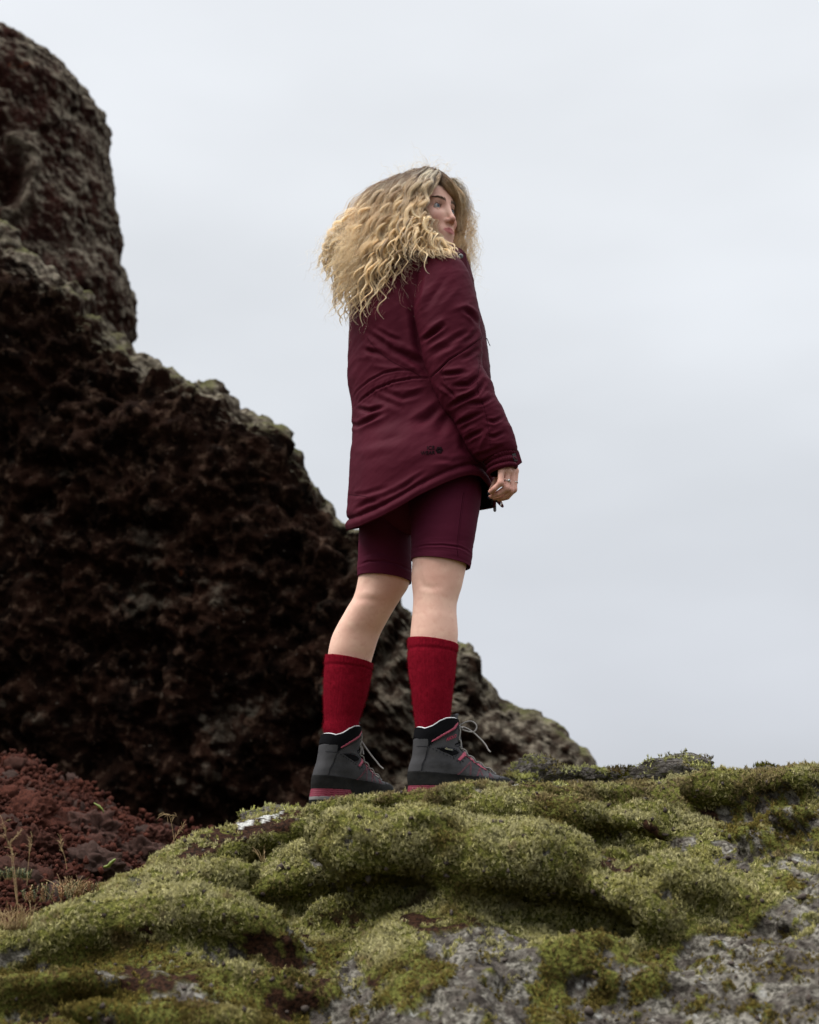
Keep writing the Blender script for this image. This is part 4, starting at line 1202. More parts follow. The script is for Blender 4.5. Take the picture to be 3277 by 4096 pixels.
body = pmesh('body', V_B, Q_B, M_SKIN, attrs=dict(lip=np.clip(lipm, 0, 1) * 1.0, blush=np.clip(blush, 0, 1), scalp=scalp))
mod = body.modifiers.new('soften', 'SMOOTH'); mod.factor = 0.5; mod.iterations = 2
BV_BODY = bvh_of(V_B, Q_B)

def uv_sphere_local(r, nu=32, nv=24):
    v = np.linspace(0, np.pi, nv); u = np.linspace(0, 2 * np.pi, nu, endpoint=False)
    P = np.stack([np.sin(v)[:, None] * np.cos(u), np.sin(v)[:, None] * np.sin(u), np.cos(v)[:, None] + 0 * u], -1).reshape(-1, 3) * r
    return P, grid_faces(nv, nu, True), np.repeat(v, nu)

def m_eye():
    m, N, L, bs = nmat('eye'); nt = m.node_tree
    a = mixrgb(nt, (0.56, 0.50, 0.48), (0.10, 0.155, 0.20), attr(nt, 'iris'))
    a = mixrgb(nt, a, (0.006, 0.006, 0.007), attr(nt, 'pupil'))
    L.new(a, bs.inputs['Base Color']); bs.inputs['Roughness'].default_value = 0.08
    return m
M_EYE = m_eye(); M_BROW = simple('brow hair', (0.24, 0.16, 0.11), 0.8, (0.15, 0.095, 0.065), 900); M_LASH = simple('lashes', (0.018, 0.012, 0.010), 0.7)
for sx in (-1, 1):
    P, F, v = uv_sphere_local(.0126)
    gz = math.radians(-5); G = np.array([[math.cos(gz), 0, math.sin(gz)], [0, 1, 0], [-math.sin(gz), 0, math.cos(gz)]])
    pmesh('eye', hw(P @ G.T + np.array([sx * .031, 0, -.0105])), F, M_EYE, attrs=dict(iris=(v < .47).astype(float), pupil=(v < .20).astype(float)))
    t = np.linspace(-1, 1, 14)
    b = np.stack([sx * (.031 + .0135 * t), .0040 * np.sqrt(np.maximum(1 - t ** 2, 0)) + .06 * .0135 * t, -.0105 + .0142 * np.sqrt(np.maximum(1 - (.93 * t) ** 2 * .9, .05)) + .0004], -1)
    parts = [tube_path(hw(b), .0006, 5)]
    for i in range(1, 13):
        parts.append(tube_path(hw(np.array([b[i], b[i] + np.array([sx * .0018 * t[i] + sx * .001, .0035, .0042]), b[i] + np.array([sx * .003 * t[i] + sx * .002, .0075, .0055])])), np.array([.0003, .00022, .0001]), 4))
    V, F = join_parts(parts); pmesh('eyelashes', V, F, M_LASH)
    parts = []
    r_ = np.random.default_rng(4)
    o_ = Vector
    for i in range(420):
        s = r_.random(); xx = .011 + .038 * s; yy = .0175 + .0075 * math.sin(min(s * 1.35, 1) * 1.9) + r_.normal(0, .0019) * (1.25 - s); 
        st_ = hw((sx * xx, yy, .06)); dr = -(HR[:, 2])
        loc, nor, _, _ = BV_BODY.ray_cast(Vector(st_), Vector(dr))
        if loc is None: continue
        p0 = np.array(loc); dd = HR @ np.array([sx * (.8 if s > .15 else .35), .5 - .75 * s, .12]); nn = np.array(nor)
        parts.append(tube_path(np.array([p0 - nn * .0003, p0 + dd * .003 + nn * .0008, p0 + dd * .0065 + nn * .0004]), np.array([.00030, .00024, .0001]), 3))
    V, F = join_parts(parts); pmesh('eyebrow', V, F, M_BROW)

# nails and rings
M_NAIL = simple('navy nail varnish', (0.012, 0.016, 0.045), 0.25)
for k, (J, r) in FW_.items():
    d = J[3] - J[2]; d /= np.linalg.norm(d); up_ = np.cross(d, np.cross(J[1] - J[2], d)); up_ /= np.linalg.norm(up_)
    # back of the fingertip: away from the palm
    out = np.array([-.15, -.62, -.77]); out = out - d * (out @ d); out /= np.linalg.norm(out)
    side_ = np.cross(d, out); M_ = np.stack([d, side_, out], 1)
    c = J[3] + d * r[3] * .45 + out * r[3] * .62
    V, F = ellipsoid(c, (.0058, .0048, .0016), 14, 8, M_)
    pmesh('fingernail', V, F, M_NAIL, body)

def ring_on(k, t, w, name):
    J, r = FW_[k]; c = J[0] + (J[1] - J[0]) * t; d = J[1] - J[0]; d /= np.linalg.norm(d)
    a = np.cross(d, np.array([0, -1.0, 0.2])); a /= np.linalg.norm(a); b = np.cross(d, a); rr = r[0] * 1.02 + w * .3
    ph = np.linspace(0, 2 * np.pi, 33)
    V, F = tube_path(c + rr * (np.cos(ph)[:, None] * a + np.sin(ph)[:, None] * b), w, 8)
    root = empty('finger_ring', tuple(np.zeros(3))); root.parent = person; root.name = name
    pmesh('band', V, F, M_SILVER, root)
    return c, d, rr, root
c, d, rr, root = ring_on('ring', .62, .0013, 'finger_ring')
out = np.array([.55, -.83, 0.1]); out -= d * (out @ d); out /= np.linalg.norm(out)
sd = np.cross(d, out); MM = np.stack([d, sd, out], 1)
V, F = ellipsoid(c + out * (rr + .0012), (.0046, .0042, .0022), 16, 8, MM); pmesh('bezel', V, F, M_SILVER, root)
V, F = ellipsoid(c + out * (rr + .0028), (.0030, .0028, .0016), 10, 6, MM); pmesh('stone', V, F, simple('grey stone', (0.35, 0.36, 0.36), 0.1, (0.15, 0.16, 0.16), 900), root, smooth=False)
ring_on('index', .62, .0009, 'finger_ring')

# ================================================================== shorts
def finish_tube(V, C_, nphi, name, mat, parent, thick, strokes, extra=None, attrs=None, lining=None):
    nr = V.shape[0]; Vf = V.reshape(-1, 3); F = grid_faces(nr, nphi, True); N = vnormals(Vf, F)
    rad = Vf - np.repeat(C_, nphi, 0)
    if (N * rad).sum(1).mean() < 0: F = F[:, ::-1]; N = -N
    d = fold_disp(Vf, N, strokes)
    if extra is not None: d = d + extra(Vf, N)
    Vd = Vf + N * d[:, None]
    o = pmesh(name, Vd, F, [mat, lining or mat], parent)
    s = o.modifiers.new('thickness', 'SOLIDIFY'); s.thickness = thick; s.offset = -1; s.material_offset = 1; s.material_offset_rim = 0
    return o, Vd, F

shorts = empty('shorts'); shorts.parent = person
SH_RR = [(404, 462, 476, 462, -.005, .09), (406, 478, 480.5, 478, -.018, .092), (408.2, 492, 481.6, 492, -.032, .090), (409.2, 507, 480, 507, -.044, .087), (410.6, 525, 477, 525, -.055, .081), (411.3, 540, 474.4, 540, -.06, .077), (411.6, 547.5, 472.6, 551, -.06, .0755), (411.2, 551, 472.4, 557, -.06, .0758), (411.4, 560, 470.2, 568, -.06, .0745)]
SH_LL = [(352, 470, 424, 470, .07, .125), (356, 490, 420, 490, .085, .11), (359, 530, 412.4, 530, .10, .090), (358.4, 545, 411.6, 545, .103, .084), (358, 561, 411.4, 562, .106, .0785), (357.4, 566.5, 411.4, 572, .108, .078), (357.2, 569, 411.6, 574, .108, .0785), (357.6, 577, 411.2, 583, .11, .076)]
def shorts_extra(seed, hemY):
    def f(V, N):
        X, Y = proj(V)
        return 0.0012 * fbm(aniso(V, 8, 26, 7), 3, seed) + 0.0011 * ridged(aniso(V, -4, 55, 7), 2, seed + 3) * sstep(hemY - 34, hemY - 8, Y)
    return f
Vt, Ct, At, ph = tube_grid(SH_RR, 150, 140)
o_shR, V_SR, F_SR = finish_tube(Vt, Ct, 140, 'shorts_leg', M_SHORTS, shorts, .0016, [([(411, 549), (425, 545.5), (443, 545), (459, 547), (466, 550), (472, 555)], 1.0, -2.4), ([(414, 547), (424, 541), (432, 541)], 2.2, 1.3), ([(461, 470), (460.5, 490), (458, 510), (456, 530), (455, 545)], .8, -1.0), ([(413, 505), (440, 498), (470, 506)], 5, 1.0)], shorts_extra(5, 556))
Vt, Ct, At, ph = tube_grid(SH_LL, 130, 130)
o_shL, V_SL, F_SL = finish_tube(Vt, Ct, 130, 'shorts_leg', M_SHORTS, shorts, .0016, [([(358, 566), (368, 561.5), (385, 561), (400, 565), (411, 571)], 1.0, -2.4), ([(360, 562), (372, 556), (390, 557)], 2.4, 1.6), ([(362, 556), (380, 553), (400, 558)], 2.2, -1.2)], shorts_extra(9, 571))
BV_SR = bvh_of(V_SR, F_SR)
V, F = ellipsoid((.015, .045, .845), (.150, .115, .150), 48, 30); pmesh('shorts_seat', V, F, M_SHORTS, shorts)
M_THREAD = simple('plum thread', (0.045, 0.007, 0.016), 0.9, spec=.03); M_THREAD2 = simple('burgundy thread', (0.030, 0.005, 0.009), 0.9, spec=.03)

def stitched(line, bvh, name, mat, parent, r=.0006, n=80, off=.0003, dash=False):
    P = drape(catmull(line, n), bvh, off)
    if dash:
        parts = [tube_path(P[i:i + 3], r, 4) for i in range(0, n - 3, 4)]; V, F = join_parts(parts)
    else:
        V, F = tube_path(P, r, 5)
    return pmesh(name, V, F, mat, parent)
stitched([(463.5, 492), (461, 510), (458.5, 530), (457, 545), (458, 556)], BV_SR, 'side_seam', M_THREAD, shorts, .0007)
stitched([(465.0, 492), (462.5, 510), (460, 530), (458.5, 545)], BV_SR, 'stitching', M_THREAD, shorts, .0005, 160, dash=True)

# ================================================================== socks
M_SOCK = simple('red wool', (0.22, 0.0070, 0.0185), 0.95, (0.165, 0.005, 0.014), 120, bumpsc=600, bumpd=.0008, sheen=0.0, spec=.03)
def sock(rows, seed, n=112, nphi=224, parts=()):
    Vt, Ct, At, ph = tube_grid(rows, n, nphi)
    rib = np.tile(np.cos(ph * 46), n); row_ = np.repeat(np.linspace(0, 1, n), nphi)
    def ex(V, N):
        top = sstep(.085, .06, row_)
        knit = .00042 * rib * (.45 + .75 * top)
        cable = -.0005 * (np.abs(np.sin(np.tile(ph, n) * 4 + 1)) < .10)
        return knit + cable + .0014 * fbm(V * 30, 3, seed) - .0012 * np.exp(-((row_ - .088) / .012) ** 2) + .0012 * top + .0022 * np.exp(-((row_ - .90) / .03) ** 2) * perlin(V * 18, seed)
    o, V, F = finish_tube(Vt, Ct, nphi, 'sock', M_SOCK, person, .002, [], ex)
    return o, V, F
SOCK_R = [(408.6, 638.5, 457.8, 645, -.06, .0640), (407.6, 653, 456.7, 656, -.06, .0640), (408.8, 672, 455.2, 673, -.06, .0605), (411.4, 690, 453, 690, -.06, .056), (414, 711, 450.8, 711, -.058, .050), (415.2, 722, 449.8, 722, -.056, .047), (417, 737, 449.5, 737, -.055, .042), (419, 752, 448, 752, -.055, .038)]
SOCK_L = [(325.8, 655.4, 372.6, 664, .158, .0645), (324.0, 674, 371, 676, .163, .0625), (323.6, 693, 367.6, 693, .166, .057), (323.9, 709, 362.6, 709, .168, .051), (324.4, 720, 359, 720, .169, .047), (323.2, 728, 358.2, 728, .17, .047), (324.6, 734, 357.4, 734, .17, .046), (326.4, 742, 356, 742, .17, .041), (327, 756, 354, 756, .17, .036)]
sock_r, V_KR, F_KR = sock(SOCK_R, 3); sock_l, V_KL, F_KL = sock(SOCK_L, 8)

def hair_obj(name, strands, radii, attrs, mat, parent, n):
    """strands (m, n, 3) as render hair"""
    m = len(strands)
    cu = bpy.data.hair_curves.new(name); cu.add_curves([n] * m)
    P = (np.asarray(strands, np.float32) - PO.astype(np.float32)).reshape(-1)
    cu.attributes['position'].data.foreach_set('vector', P) if 'position' in cu.attributes else cu.points.foreach_set('position', P)
    ra = cu.attributes.get('radius') or cu.attributes.new('radius', 'FLOAT', 'POINT')
    ra.data.foreach_set('value', np.broadcast_to(radii, (m, n)).astype(np.float32).ravel())
    for k, a in attrs.items():
        at = cu.attributes.new(k, 'FLOAT', 'CURVE' if np.asarray(a).size == m else 'POINT'); at.data.foreach_set('value', np.asarray(a, np.float32).ravel())
    cu.materials.append(mat)
    o = bpy.data.objects.new(name, cu); return link(o, parent)

def fuzz(V, F, count, L_, parent, seed):
    r = np.random.default_rng(seed); N = vnormals(V, F)
    k = r.choice(len(V), count); b = V[k]; d = N[k] + r.normal(0, .6, (count, 3)); d /= np.linalg.norm(d, axis=1)[:, None]
    t = np.linspace(0, 1, 4)[None, :, None]; bend = r.normal(0, .5, (count, 1, 3))
    S_ = b[:, None] + (d[:, None] * t + bend * t ** 2) * (L_ * r.uniform(.4, 1.2, (count, 1, 1)))
    return tag(hair_obj('wool_fuzz', S_, .00013, {}, M_SOCK, parent, 4), kind='stuff')
fuzz(V_KR, F_KR, 15000, .0036, sock_r, 1); fuzz(V_KL, F_KL, 15000, .0036, sock_l, 2)

# ================================================================== boots
def bl(X, Y):
    """boot profile coordinates (forward, up) in metres from the right boot's outline"""
    return np.stack([(np.asarray(X, float) - 408.8) / 346.0, (804.0 - np.asarray(Y, float)) / 368.0], -1)

BK = np.array([(0, .004), (.017, .001), (.0245, .001), (.046, .001), (.062, -.001), (.080, 0.0), (.095, .003), (.125, .012), (.145, .0145), (.160, .0155), (.178, .0175), (.193, .0205), (.215, .024)])
FT = np.array([(0, .272), (.010, .280), (.030, .287), (.052, .288), (.060, .284), (.067, .276), (.072, .264), (.077, .243), (.0856, .222), (.098, .199), (.117, .172), (.136, .148), (.150, .138), (.165, .1365), (.178, .1365), (.2065, .1335), (.217, .131)])
HWD = np.array([(0, .044), (.012, .0455), (.03, .047), (.05, .0475), (.07, .0455), (.09, .041), (.12, .0385), (.15, .0395), (.18, .0435), (.217, .0455)])
COLL = np.array([(-.02, .194), (.020, .193), (.032, .187), (.05, .193), (.069, .2055), (.087, .2135), (.11, .2165), (.13, .2145), (.2, .214)])

def boot_shell(nz=144, nphi=252):
    s = np.linspace(0, 1, nz); ph = np.linspace(0, 2 * np.pi, nphi, endpoint=False)
    z = np.broadcast_to((s * .217)[:, None], (nz, nphi)).copy()
    for it in range(3):
        xb = mono(z, BK[:, 0], BK[:, 1]); xf = mono(z, FT[:, 0], FT[:, 1]); w = mono(z, HWD[:, 0], HWD[:, 1])
        c = np.cos(ph)[None]; sn = np.sin(ph)[None]
        ln = xf - xb
        foot = sstep(.11, .05, z)                    # 1 in the foot, 0 in the shaft
        pw = 2.25
        cc = np.sign(c) * np.abs(c) ** (2 / pw); ss = np.sign(sn) * np.abs(sn) ** (2 / pw)
        x = xb + ln * (0.5 + 0.5 * cc)
        u = (x - xb) / ln
        wid = w * (1 - foot * (0.16 * np.exp(-((u - .38) / .16) ** 2) + .10 * sstep(.3, 0, u)) + foot * .06 * np.exp(-((u - .70) / .14) ** 2))
        y = wid * ss + foot * .006 * np.sin(u * 3)
        if it < 2:
            top = np.interp(x, COLL[:, 0], COLL[:, 1])
            z = s[:, None] * top
    V = np.stack([x, y, z], -1)
    return V, ph

SHELL, _ph = boot_shell()
NZ_, NP_ = SHELL.shape[:2]
BV0 = SHELL.reshape(-1, 3); BF0 = grid_faces(NZ_, NP_, True); BN0 = vnormals(BV0, BF0)
if (BN0 * (BV0 - BV0.mean(0))).sum(1).mean() < 0: BF0 = BF0[:, ::-1]; BN0 = -BN0
# padding of the collar, creases of the leather
_x, _y, _z = BV0.T
ctop = np.interp(_x, COLL[:, 0], COLL[:, 1])
BV0 = BV0 + BN0 * (.0012 * fbm(BV0 * 28, 3, 77) + .0010 * ridged(BV0 * np.array([30, 10, 60]), 2, 78) * np.exp(-((_x - .18) / .04) ** 2) * (_z > .07))[:, None]
BN0 = vnormals(BV0, BF0)
FX = BV0[BF0].mean(1)

RAND = bl(*np.array([(400, 774), (408.8, 774.3), (420, 774.5), (439, 775.6), (462, 777.7), (485, 780.0), (496, 779.0), (503, 777), (512, 776)]).T)
def rand_top(x): return np.interp(x, RAND[:, 0], RAND[:, 1])
def P_(*pts): return [tuple(v) for v in bl(*np.array(pts).T)]
def zz(zx, zy): return 400 + zx / 15.333, 712.5 + zy / 15.333        # from the enlarged look at the right boot
COL_POLY = P_(zz(-40, 250), zz(250, 490), zz(345, 490), zz(355, 590), zz(470, 490), zz(600, 420), zz(700, 360), zz(755, 290), zz(790, 240), zz(870, 235), zz(880, 100), zz(-40, 100))
PIP_POLY = P_(zz(390, 535), zz(400, 515), zz(520, 430), zz(640, 360), zz(700, 320), zz(745, 265), zz(780, 238), zz(775, 270), zz(730, 335), zz(660, 380), zz(540, 450), zz(440, 515))
HEEL_POLY = P_(zz(-60, 485), zz(345, 485), zz(355, 520), zz(345, 620), zz(315, 760), zz(275, 850), zz(265, 950), zz(-60, 950))
WIN_POLY = P_(zz(470, 625), zz(560, 612), zz(680, 622), zz(760, 642), zz(782, 662), zz(770, 690), zz(690, 722), zz(640, 700), zz(560, 670))
PINK_POLY = P_(zz(765, 775), zz(800, 795), zz(880, 722), zz(920, 722), zz(1000, 790), zz(1120, 870), zz(1215, 915), zz(1190, 870), zz(1040, 770), zz(960, 712), zz(905, 648), zz(880, 660))
TOE_POLY = P_(zz(1380, 1010), zz(1440, 985), zz(1540, 985), zz(1548, 1005), zz(1500, 1030), zz(1400, 1035))
TONG = None

M_LEATHER = simple('grey nubuck', (0.032, 0.0318, 0.034), 0.8, (0.068, 0.066, 0.069), 16, bumpsc=420, bumpd=.0005, spec=.1)
M_LEATHER2 = simple('darker grey nubuck', (0.036, 0.0355, 0.038), 0.8, (0.055, 0.054, 0.056), 22, bumpsc=420, bumpd=.0005, spec=.1)
M_RUBBER = simple('black rubber', (0.007, 0.007, 0.0075), 0.7, (0.015, 0.014, 0.013), 60, bumpsc=200, bumpd=.0005, spec=.12)
M_COLLAR = simple('black collar fabric', (0.006, 0.006, 0.007), 0.9, bumpsc=500, spec=.04)
M_PINK = simple('raspberry trim', (0.33, 0.045, 0.085), 0.6, (0.27, 0.035, 0.065), 60, bumpsc=600)
M_PINKSOLE = simple('raspberry midsole', (0.19, 0.012, 0.036), 0.6, (0.15, 0.009, 0.028), 60)
M_GREYSOLE = simple('grey midsole', (0.19, 0.18, 0.175), 0.7)
M_LACE = simple('grey lace', (0.30, 0.28, 0.26), 0.85, (0.14, 0.13, 0.125), 500)
M_STITCH = simple('dark stitching', (0.014, 0.015, 0.022), 0.9, spec=.04)
M_LOGO = simple('bright pink logo', (0.60, 0.03, 0.10), 0.5)

def text_mesh(body_, size=1.0):
    cu = bpy.data.curves.new('lettering', 'FONT'); cu.body = body_; cu.size = size; cu.align_x = 'LEFT'
    o = bpy.data.objects.new('lettering', cu); col.objects.link(o)
    dg = bpy.context.evaluated_depsgraph_get(); me = bpy.data.meshes.new_from_object(o.evaluated_get(dg))
    bm = bmesh.new(); bm.from_mesh(me); bmesh.ops.triangulate(bm, faces=bm.faces); 
    V = np.array([v.co for v in bm.verts]); F = [tuple(v.index for v in f.verts) for f in bm.faces]; bm.free()
    bpy.data.objects.remove(o); bpy.data.meshes.remove(me); bpy.data.curves.remove(cu)
    return V, F

BOOT_BVH = bvh_of(BV0, BF0)

def on_boot(xz, side, off):
    """points on the boot's flank above a point of its profile"""
    out = []
    for x, z in xz:
        loc, nor, _, _ = BOOT_BVH.ray_cast(Vector((x, side * .2, z)), Vector((0, -side, 0)))
        if loc is None:
            out.append(np.array([x, 0, z]))
        else:
            out.append(np.array(loc) + np.array(nor) * off * (1 if nor.y * side > 0 else -1))
    return np.array(out)

def make_boot(origin, heading, lean, logo_side, laces_open):
    Rz = np.array([[math.cos(heading), -math.sin(heading), 0], [math.sin(heading), math.cos(heading), 0], [0, 0, 1]])
    Sh = np.eye(3); Sh[0, 2] = lean                                   # the ankle leans with the leg
    Rz = Sh @ Rz
    boot = empty('boot', tuple(origin - PO)); boot.parent = person
    def bm_(name, V, F, mat, **k):
        return add_mesh(name, np.asarray(V) @ Rz.T, F, mat, boot, **k)
    NR = BN0 @ Rz.T; VR = BV0 @ Rz.T
    zt = np.interp(FX[:, 0], COLL[:, 0], COLL[:, 1])
    col_m = inpoly(FX[:, 0], FX[:, 2], COL_POLY)
    up_m = (FX[:, 2] > rand_top(FX[:, 0]) - .003)
    # leather upper down to the rand; everything else is a piece of its own laid on it
    u = peel(VR, BF0, NR, up_m & ~col_m, 0.0, 'upper', M_LEATHER, boot, 0)
    s_ = u.modifiers.new('thickness', 'SOLIDIFY'); s_.thickness = .003; s_.offset = -1
    peel(VR, BF0, NR, col_m, .0016, 'collar', M_COLLAR, boot, .006)
    peel(VR, BF0, NR, (FX[:, 2] <= rand_top(FX[:, 0])) & (FX[:, 2] > .017) & ~((FX[:, 2] < .046) & (FX[:, 0] < .118 - (FX[:, 2] - .02) * .6)), .0022, 'rand', M_RUBBER, boot, .003)
    for k in range(4):                                          # ribbed raspberry heel wedge
        z0 = .0248 + k * .0053
        mk = (FX[:, 2] > z0) & (FX[:, 2] <= z0 + .0048) & (FX[:, 0] < .122 - (FX[:, 2] - .02) * .6)
        peel(VR, BF0, NR, mk, .0030 - .0004 * k, 'sole_rib', M_PINKSOLE, boot, .004)
    peel(VR, BF0, NR, (FX[:, 2] > .0245) & (FX[:, 2] <= .047) & (FX[:, 0] < .120), .0012, 'wedge', M_PINKSOLE, boot, .002)
    peel(VR, BF0, NR, (FX[:, 2] > .0165) & (FX[:, 2] <= .0250) & (FX[:, 0] < .13), .0034, 'midsole', M_GREYSOLE, boot, .004)
    lug = (np.sin(np.arctan2(FX[:, 1] * 3, FX[:, 0] - .14) * 30) > -.3)
    peel(VR, BF0, NR, (FX[:, 2] <= .0165) & ((FX[:, 2] > .008) | lug), .0030, 'outsole', M_RUBBER, boot, .004)
    sv = np.array([(x, y, .002) for x, y in zip(BV0[:NP_, 0], BV0[:NP_, 1])]); bm_('sole', sv, [tuple(range(NP_))], M_RUBBER, smooth=False)
    heel_m = inpoly(FX[:, 0], FX[:, 2], HEEL_POLY) & (FX[:, 2] > rand_top(FX[:, 0]) - .002)
    peel(VR, BF0, NR, heel_m, .0014, 'heel_strip', M_LEATHER2, boot)
    for sd in (-1, 1):
        ms = FX[:, 1] * sd > 0
        peel(VR, BF0, NR, inpoly(FX[:, 0], FX[:, 2], PIP_POLY) & ms, .0024, 'trim', M_PINK, boot)
        peel(VR, BF0, NR, inpoly(FX[:, 0], FX[:, 2], WIN_POLY) & ms, .0006, 'mesh_window', M_COLLAR, boot)
        peel(VR, BF0, NR, inpoly(FX[:, 0], FX[:, 2], PINK_POLY) & ms, .0012, 'tongue_edge', M_PINK, boot)
    peel(VR, BF0, NR, inpoly(FX[:, 0], FX[:, 2], TOE_POLY), .0010, 'toe_patch', M_LEATHER, boot)
    # white rim inside the collar
    rim = BV0[-NP_:] - BN0[-NP_:] * .0035 + np.array([0, 0, .0016])
    V, F = tube_path(np.vstack([rim, rim[:1]]), .0017, 6, False); bm_('collar_rim', V, F, M_WHITE)
    inner = np.stack([BV0[-NP_:] - BN0[-NP_:] * .0055 + np.array([0, 0, .001]), BV0[-NP_ * 9:-NP_ * 8] - BN0[-NP_ * 9:-NP_ * 8] * .010, BV0[-NP_ * 34:-NP_ * 33] - BN0[-NP_ * 34:-NP_ * 33] * .011], 0)
    bm_('lining', inner.reshape(-1, 3), grid_faces(3, NP_, True), M_WHITE)
    # tongue standing up in front of the ankle
    tg = []
    for k, (z, x) in enumerate(((.10, .19), (.14, .141), (.18, .1345), (.205, .130), (.222, .127), (.232, .130))):
        for t in np.linspace(-1, 1, 11):
            tg.append((x + .006 - .016 * t * t, .026 * t, z - .006 * t * t))
    o = bm_('tongue', np.array(tg), grid_faces(6, 11), M_LEATHER2); s_ = o.modifiers.new('thickness', 'SOLIDIFY'); s_.thickness = .006
    # seams and stitches
    for sd in (-1, 1):
        parts, pk = [], []
        def dash(line, r, store, off=.0016, n=60, step=3):
            P = on_boot(catmull(bl(*np.array(line).T), n), sd, off)
            for i in range(0, n - 2, step): store.append(tube_path(P[i:i + 2], r, 4))
        for line in ([zz(355, 600), zz(520, 680), zz(680, 745), zz(800, 815), zz(880, 740), zz(920, 725), zz(1100, 860), zz(1250, 950)], [zz(365, 585), zz(480, 500), zz(640, 420), zz(740, 345), zz(800, 260)],
                     [zz(350, 620), zz(318, 770), zz(280, 860), zz(265, 945)], [zz(225, 592), zz(345, 600)], [zz(440, 615), zz(560, 600), zz(700, 612), zz(790, 655), zz(740, 715), zz(690, 740)], [zz(730, 560), zz(760, 580), zz(830, 560), zz(830, 520), zz(745, 540)]):
            dash(line, .0007, parts)
            dash([(a + .45, b + .45) for a, b in line], .0006, parts)
        V, F = join_parts(parts); bm_('stitching', V, F, M_STITCH)
        for line in ([zz(765, 985), zz(955, 795)], [zz(955, 795), zz(930, 1000)], [zz(1025, 1010), zz(1090, 885)], [zz(1090, 885), zz(1110, 1010)], [zz(1205, 1030), zz(1235, 955)], [zz(1235, 955), zz(1275, 1040)]):
            dash(line, .0006, pk, .0012, 44); dash([(a + .9, b + .25) for a, b in line], .0006, pk, .0012, 44)
        V, F = join_parts(pk); bm_('pink_stitching', V, F, M_PINK)
        sl = on_boot(catmull(bl(*np.array([zz(740, 555), zz(790, 530), zz(835, 515)]).T), 12), sd, .0012); V, F = tube_path(sl, .0016, 5); bm_('slot', V, F, M_COLLAR)
    if logo_side:
        V, F = text_mesh('ASOLO')
        w = V[:, 0].max(); h = V[:, 1].max()
        px = np.stack([438.8 + V[:, 0] / w * 10.2, 746.4 - V[:, 0] / w * 4.6 - V[:, 1] / h * 2.9], -1)
        bm_('logo', on_boot(bl(px[:, 0], px[:, 1]), logo_side, .0013), F, M_LOGO, smooth=False)
        tg_ = [zz(568, 620), zz(575, 612), zz(690, 622), zz(694, 650), zz(680, 658), zz(580, 638)]
        tpx = bl(*np.array(tg_).T); V = np.vstack([on_boot(tpx, logo_side, .0034), on_boot(tpx, logo_side, .0008)]); n_ = len(tg_)
        tagf = [tuple(range(n_))] + [(i, (i + 1) % n_, n_ + (i + 1) % n_, n_ + i) for i in range(n_)]
        bm_('membrane_tag', V, tagf, simple('dark tag', (0.03, 0.035, 0.035), 0.5), smooth=False)
        V, F = text_mesh('GORE-TEX'); w = V[:, 0].max(); h = V[:, 1].max()
        px = np.stack([439.7 + V[:, 0] / w * 4.6, 754.0 + V[:, 0] / w * .5 - V[:, 1] / h * .8], -1)
        bm_('tag_lettering', on_boot(bl(px[:, 0], px[:, 1]), logo_side, .0038), F, simple('gold print', (0.62, 0.55, 0.32), 0.5), smooth=False)
        dm = np.array([zz(580, 625), zz(596, 614), zz(612, 626), zz(596, 640), zz(580, 625)])
        V, F = tube_path(on_boot(bl(*dm.T), logo_side, .0038), .0005, 4); bm_('tag_diamond', V, F, simple('gold print', (0.62, 0.55, 0.32), 0.5))
    # hooks, rings and laces up the front
    pts = [zz(1350, 945), zz(1205, 860), zz(1075, 790), zz(960, 700), zz(855, 600), zz(850, 440), zz(845, 290)]
    lp = bl(*np.array(pts).T); prev = None; lv = []
    for i, (x, z) in enumerate(lp):
        hv = []
        for sd in (-1, 1):
            yy = sd * (.017 + .0025 * i if i < 4 else .026)
            d_ = Vector((-.75, 0, -.66)); o0 = Vector((x + .06, yy, z + .055))
            loc, nor, _, _ = BOOT_BVH.ray_cast(o0, d_)
            c = np.array(loc) if loc is not None else np.array([x, yy, z]); nn = np.array(nor) if loc is not None else np.array([.7, 0, .7])
            c = c + nn * .002; hv.append(c)
            ph = np.linspace(0, 2 * np.pi, 15); a_ = np.cross(nn, [0, 1, 0]); a_ /= np.linalg.norm(a_); b_ = np.array([0, 1, 0]) * .55 + nn * .5
            V, F = tube_path(c + .0055 * np.cos(ph)[:, None] * a_ + .0048 * np.sin(ph)[:, None] * b_, .0014, 6); bm_('lace_hook', V, F, M_METAL)
        hv = np.array(hv)
        if prev is not None:
            for a_, b_ in ((prev[0], hv[1]), (prev[1], hv[0])):
                m_ = (a_ + b_) / 2 + np.array([.006, 0, .005]); lv.append(tube_path(catmull(np.array([a_, m_, b_]), 10), .0020, 6))
            for q in (0, 1):                              # the lace running along the edge
                lv.append(tube_path(catmull(np.array([prev[q], (prev[q] + hv[q]) / 2 + np.array([.003, 0, .004]), hv[q]]), 8), .0019, 6))
        prev = hv
    kn_ = prev.mean(0) + np.array([.010, -.004, .004])
    for dv in ((0, 0, 0), (.003, -.004, -.002), (-.002, .004, .002)):
        V, F = ellipsoid(kn_ + np.array(dv), (.004, .006, .004), 10, 7); lv.append((V, F))
    V, F = join_parts(lv); bm_('lace', V, F, M_LACE)
    # loose ends and bow, hanging where gravity and stiffness leave them
    lo = []
    inv = lambda p: (p - origin) @ np.linalg.inv(Rz).T
    for line, dy in laces_open:
        P = U(np.array([p[0] for p in line], float), np.array([p[1] for p in line], float), np.linspace(dy[0], dy[1], len(line)))
        lo.append(tube_path(catmull(inv(P), 40), .0021, 7))
    V, F = join_parts(lo); bm_('lace_end', V, F, M_LACE)
    return boot

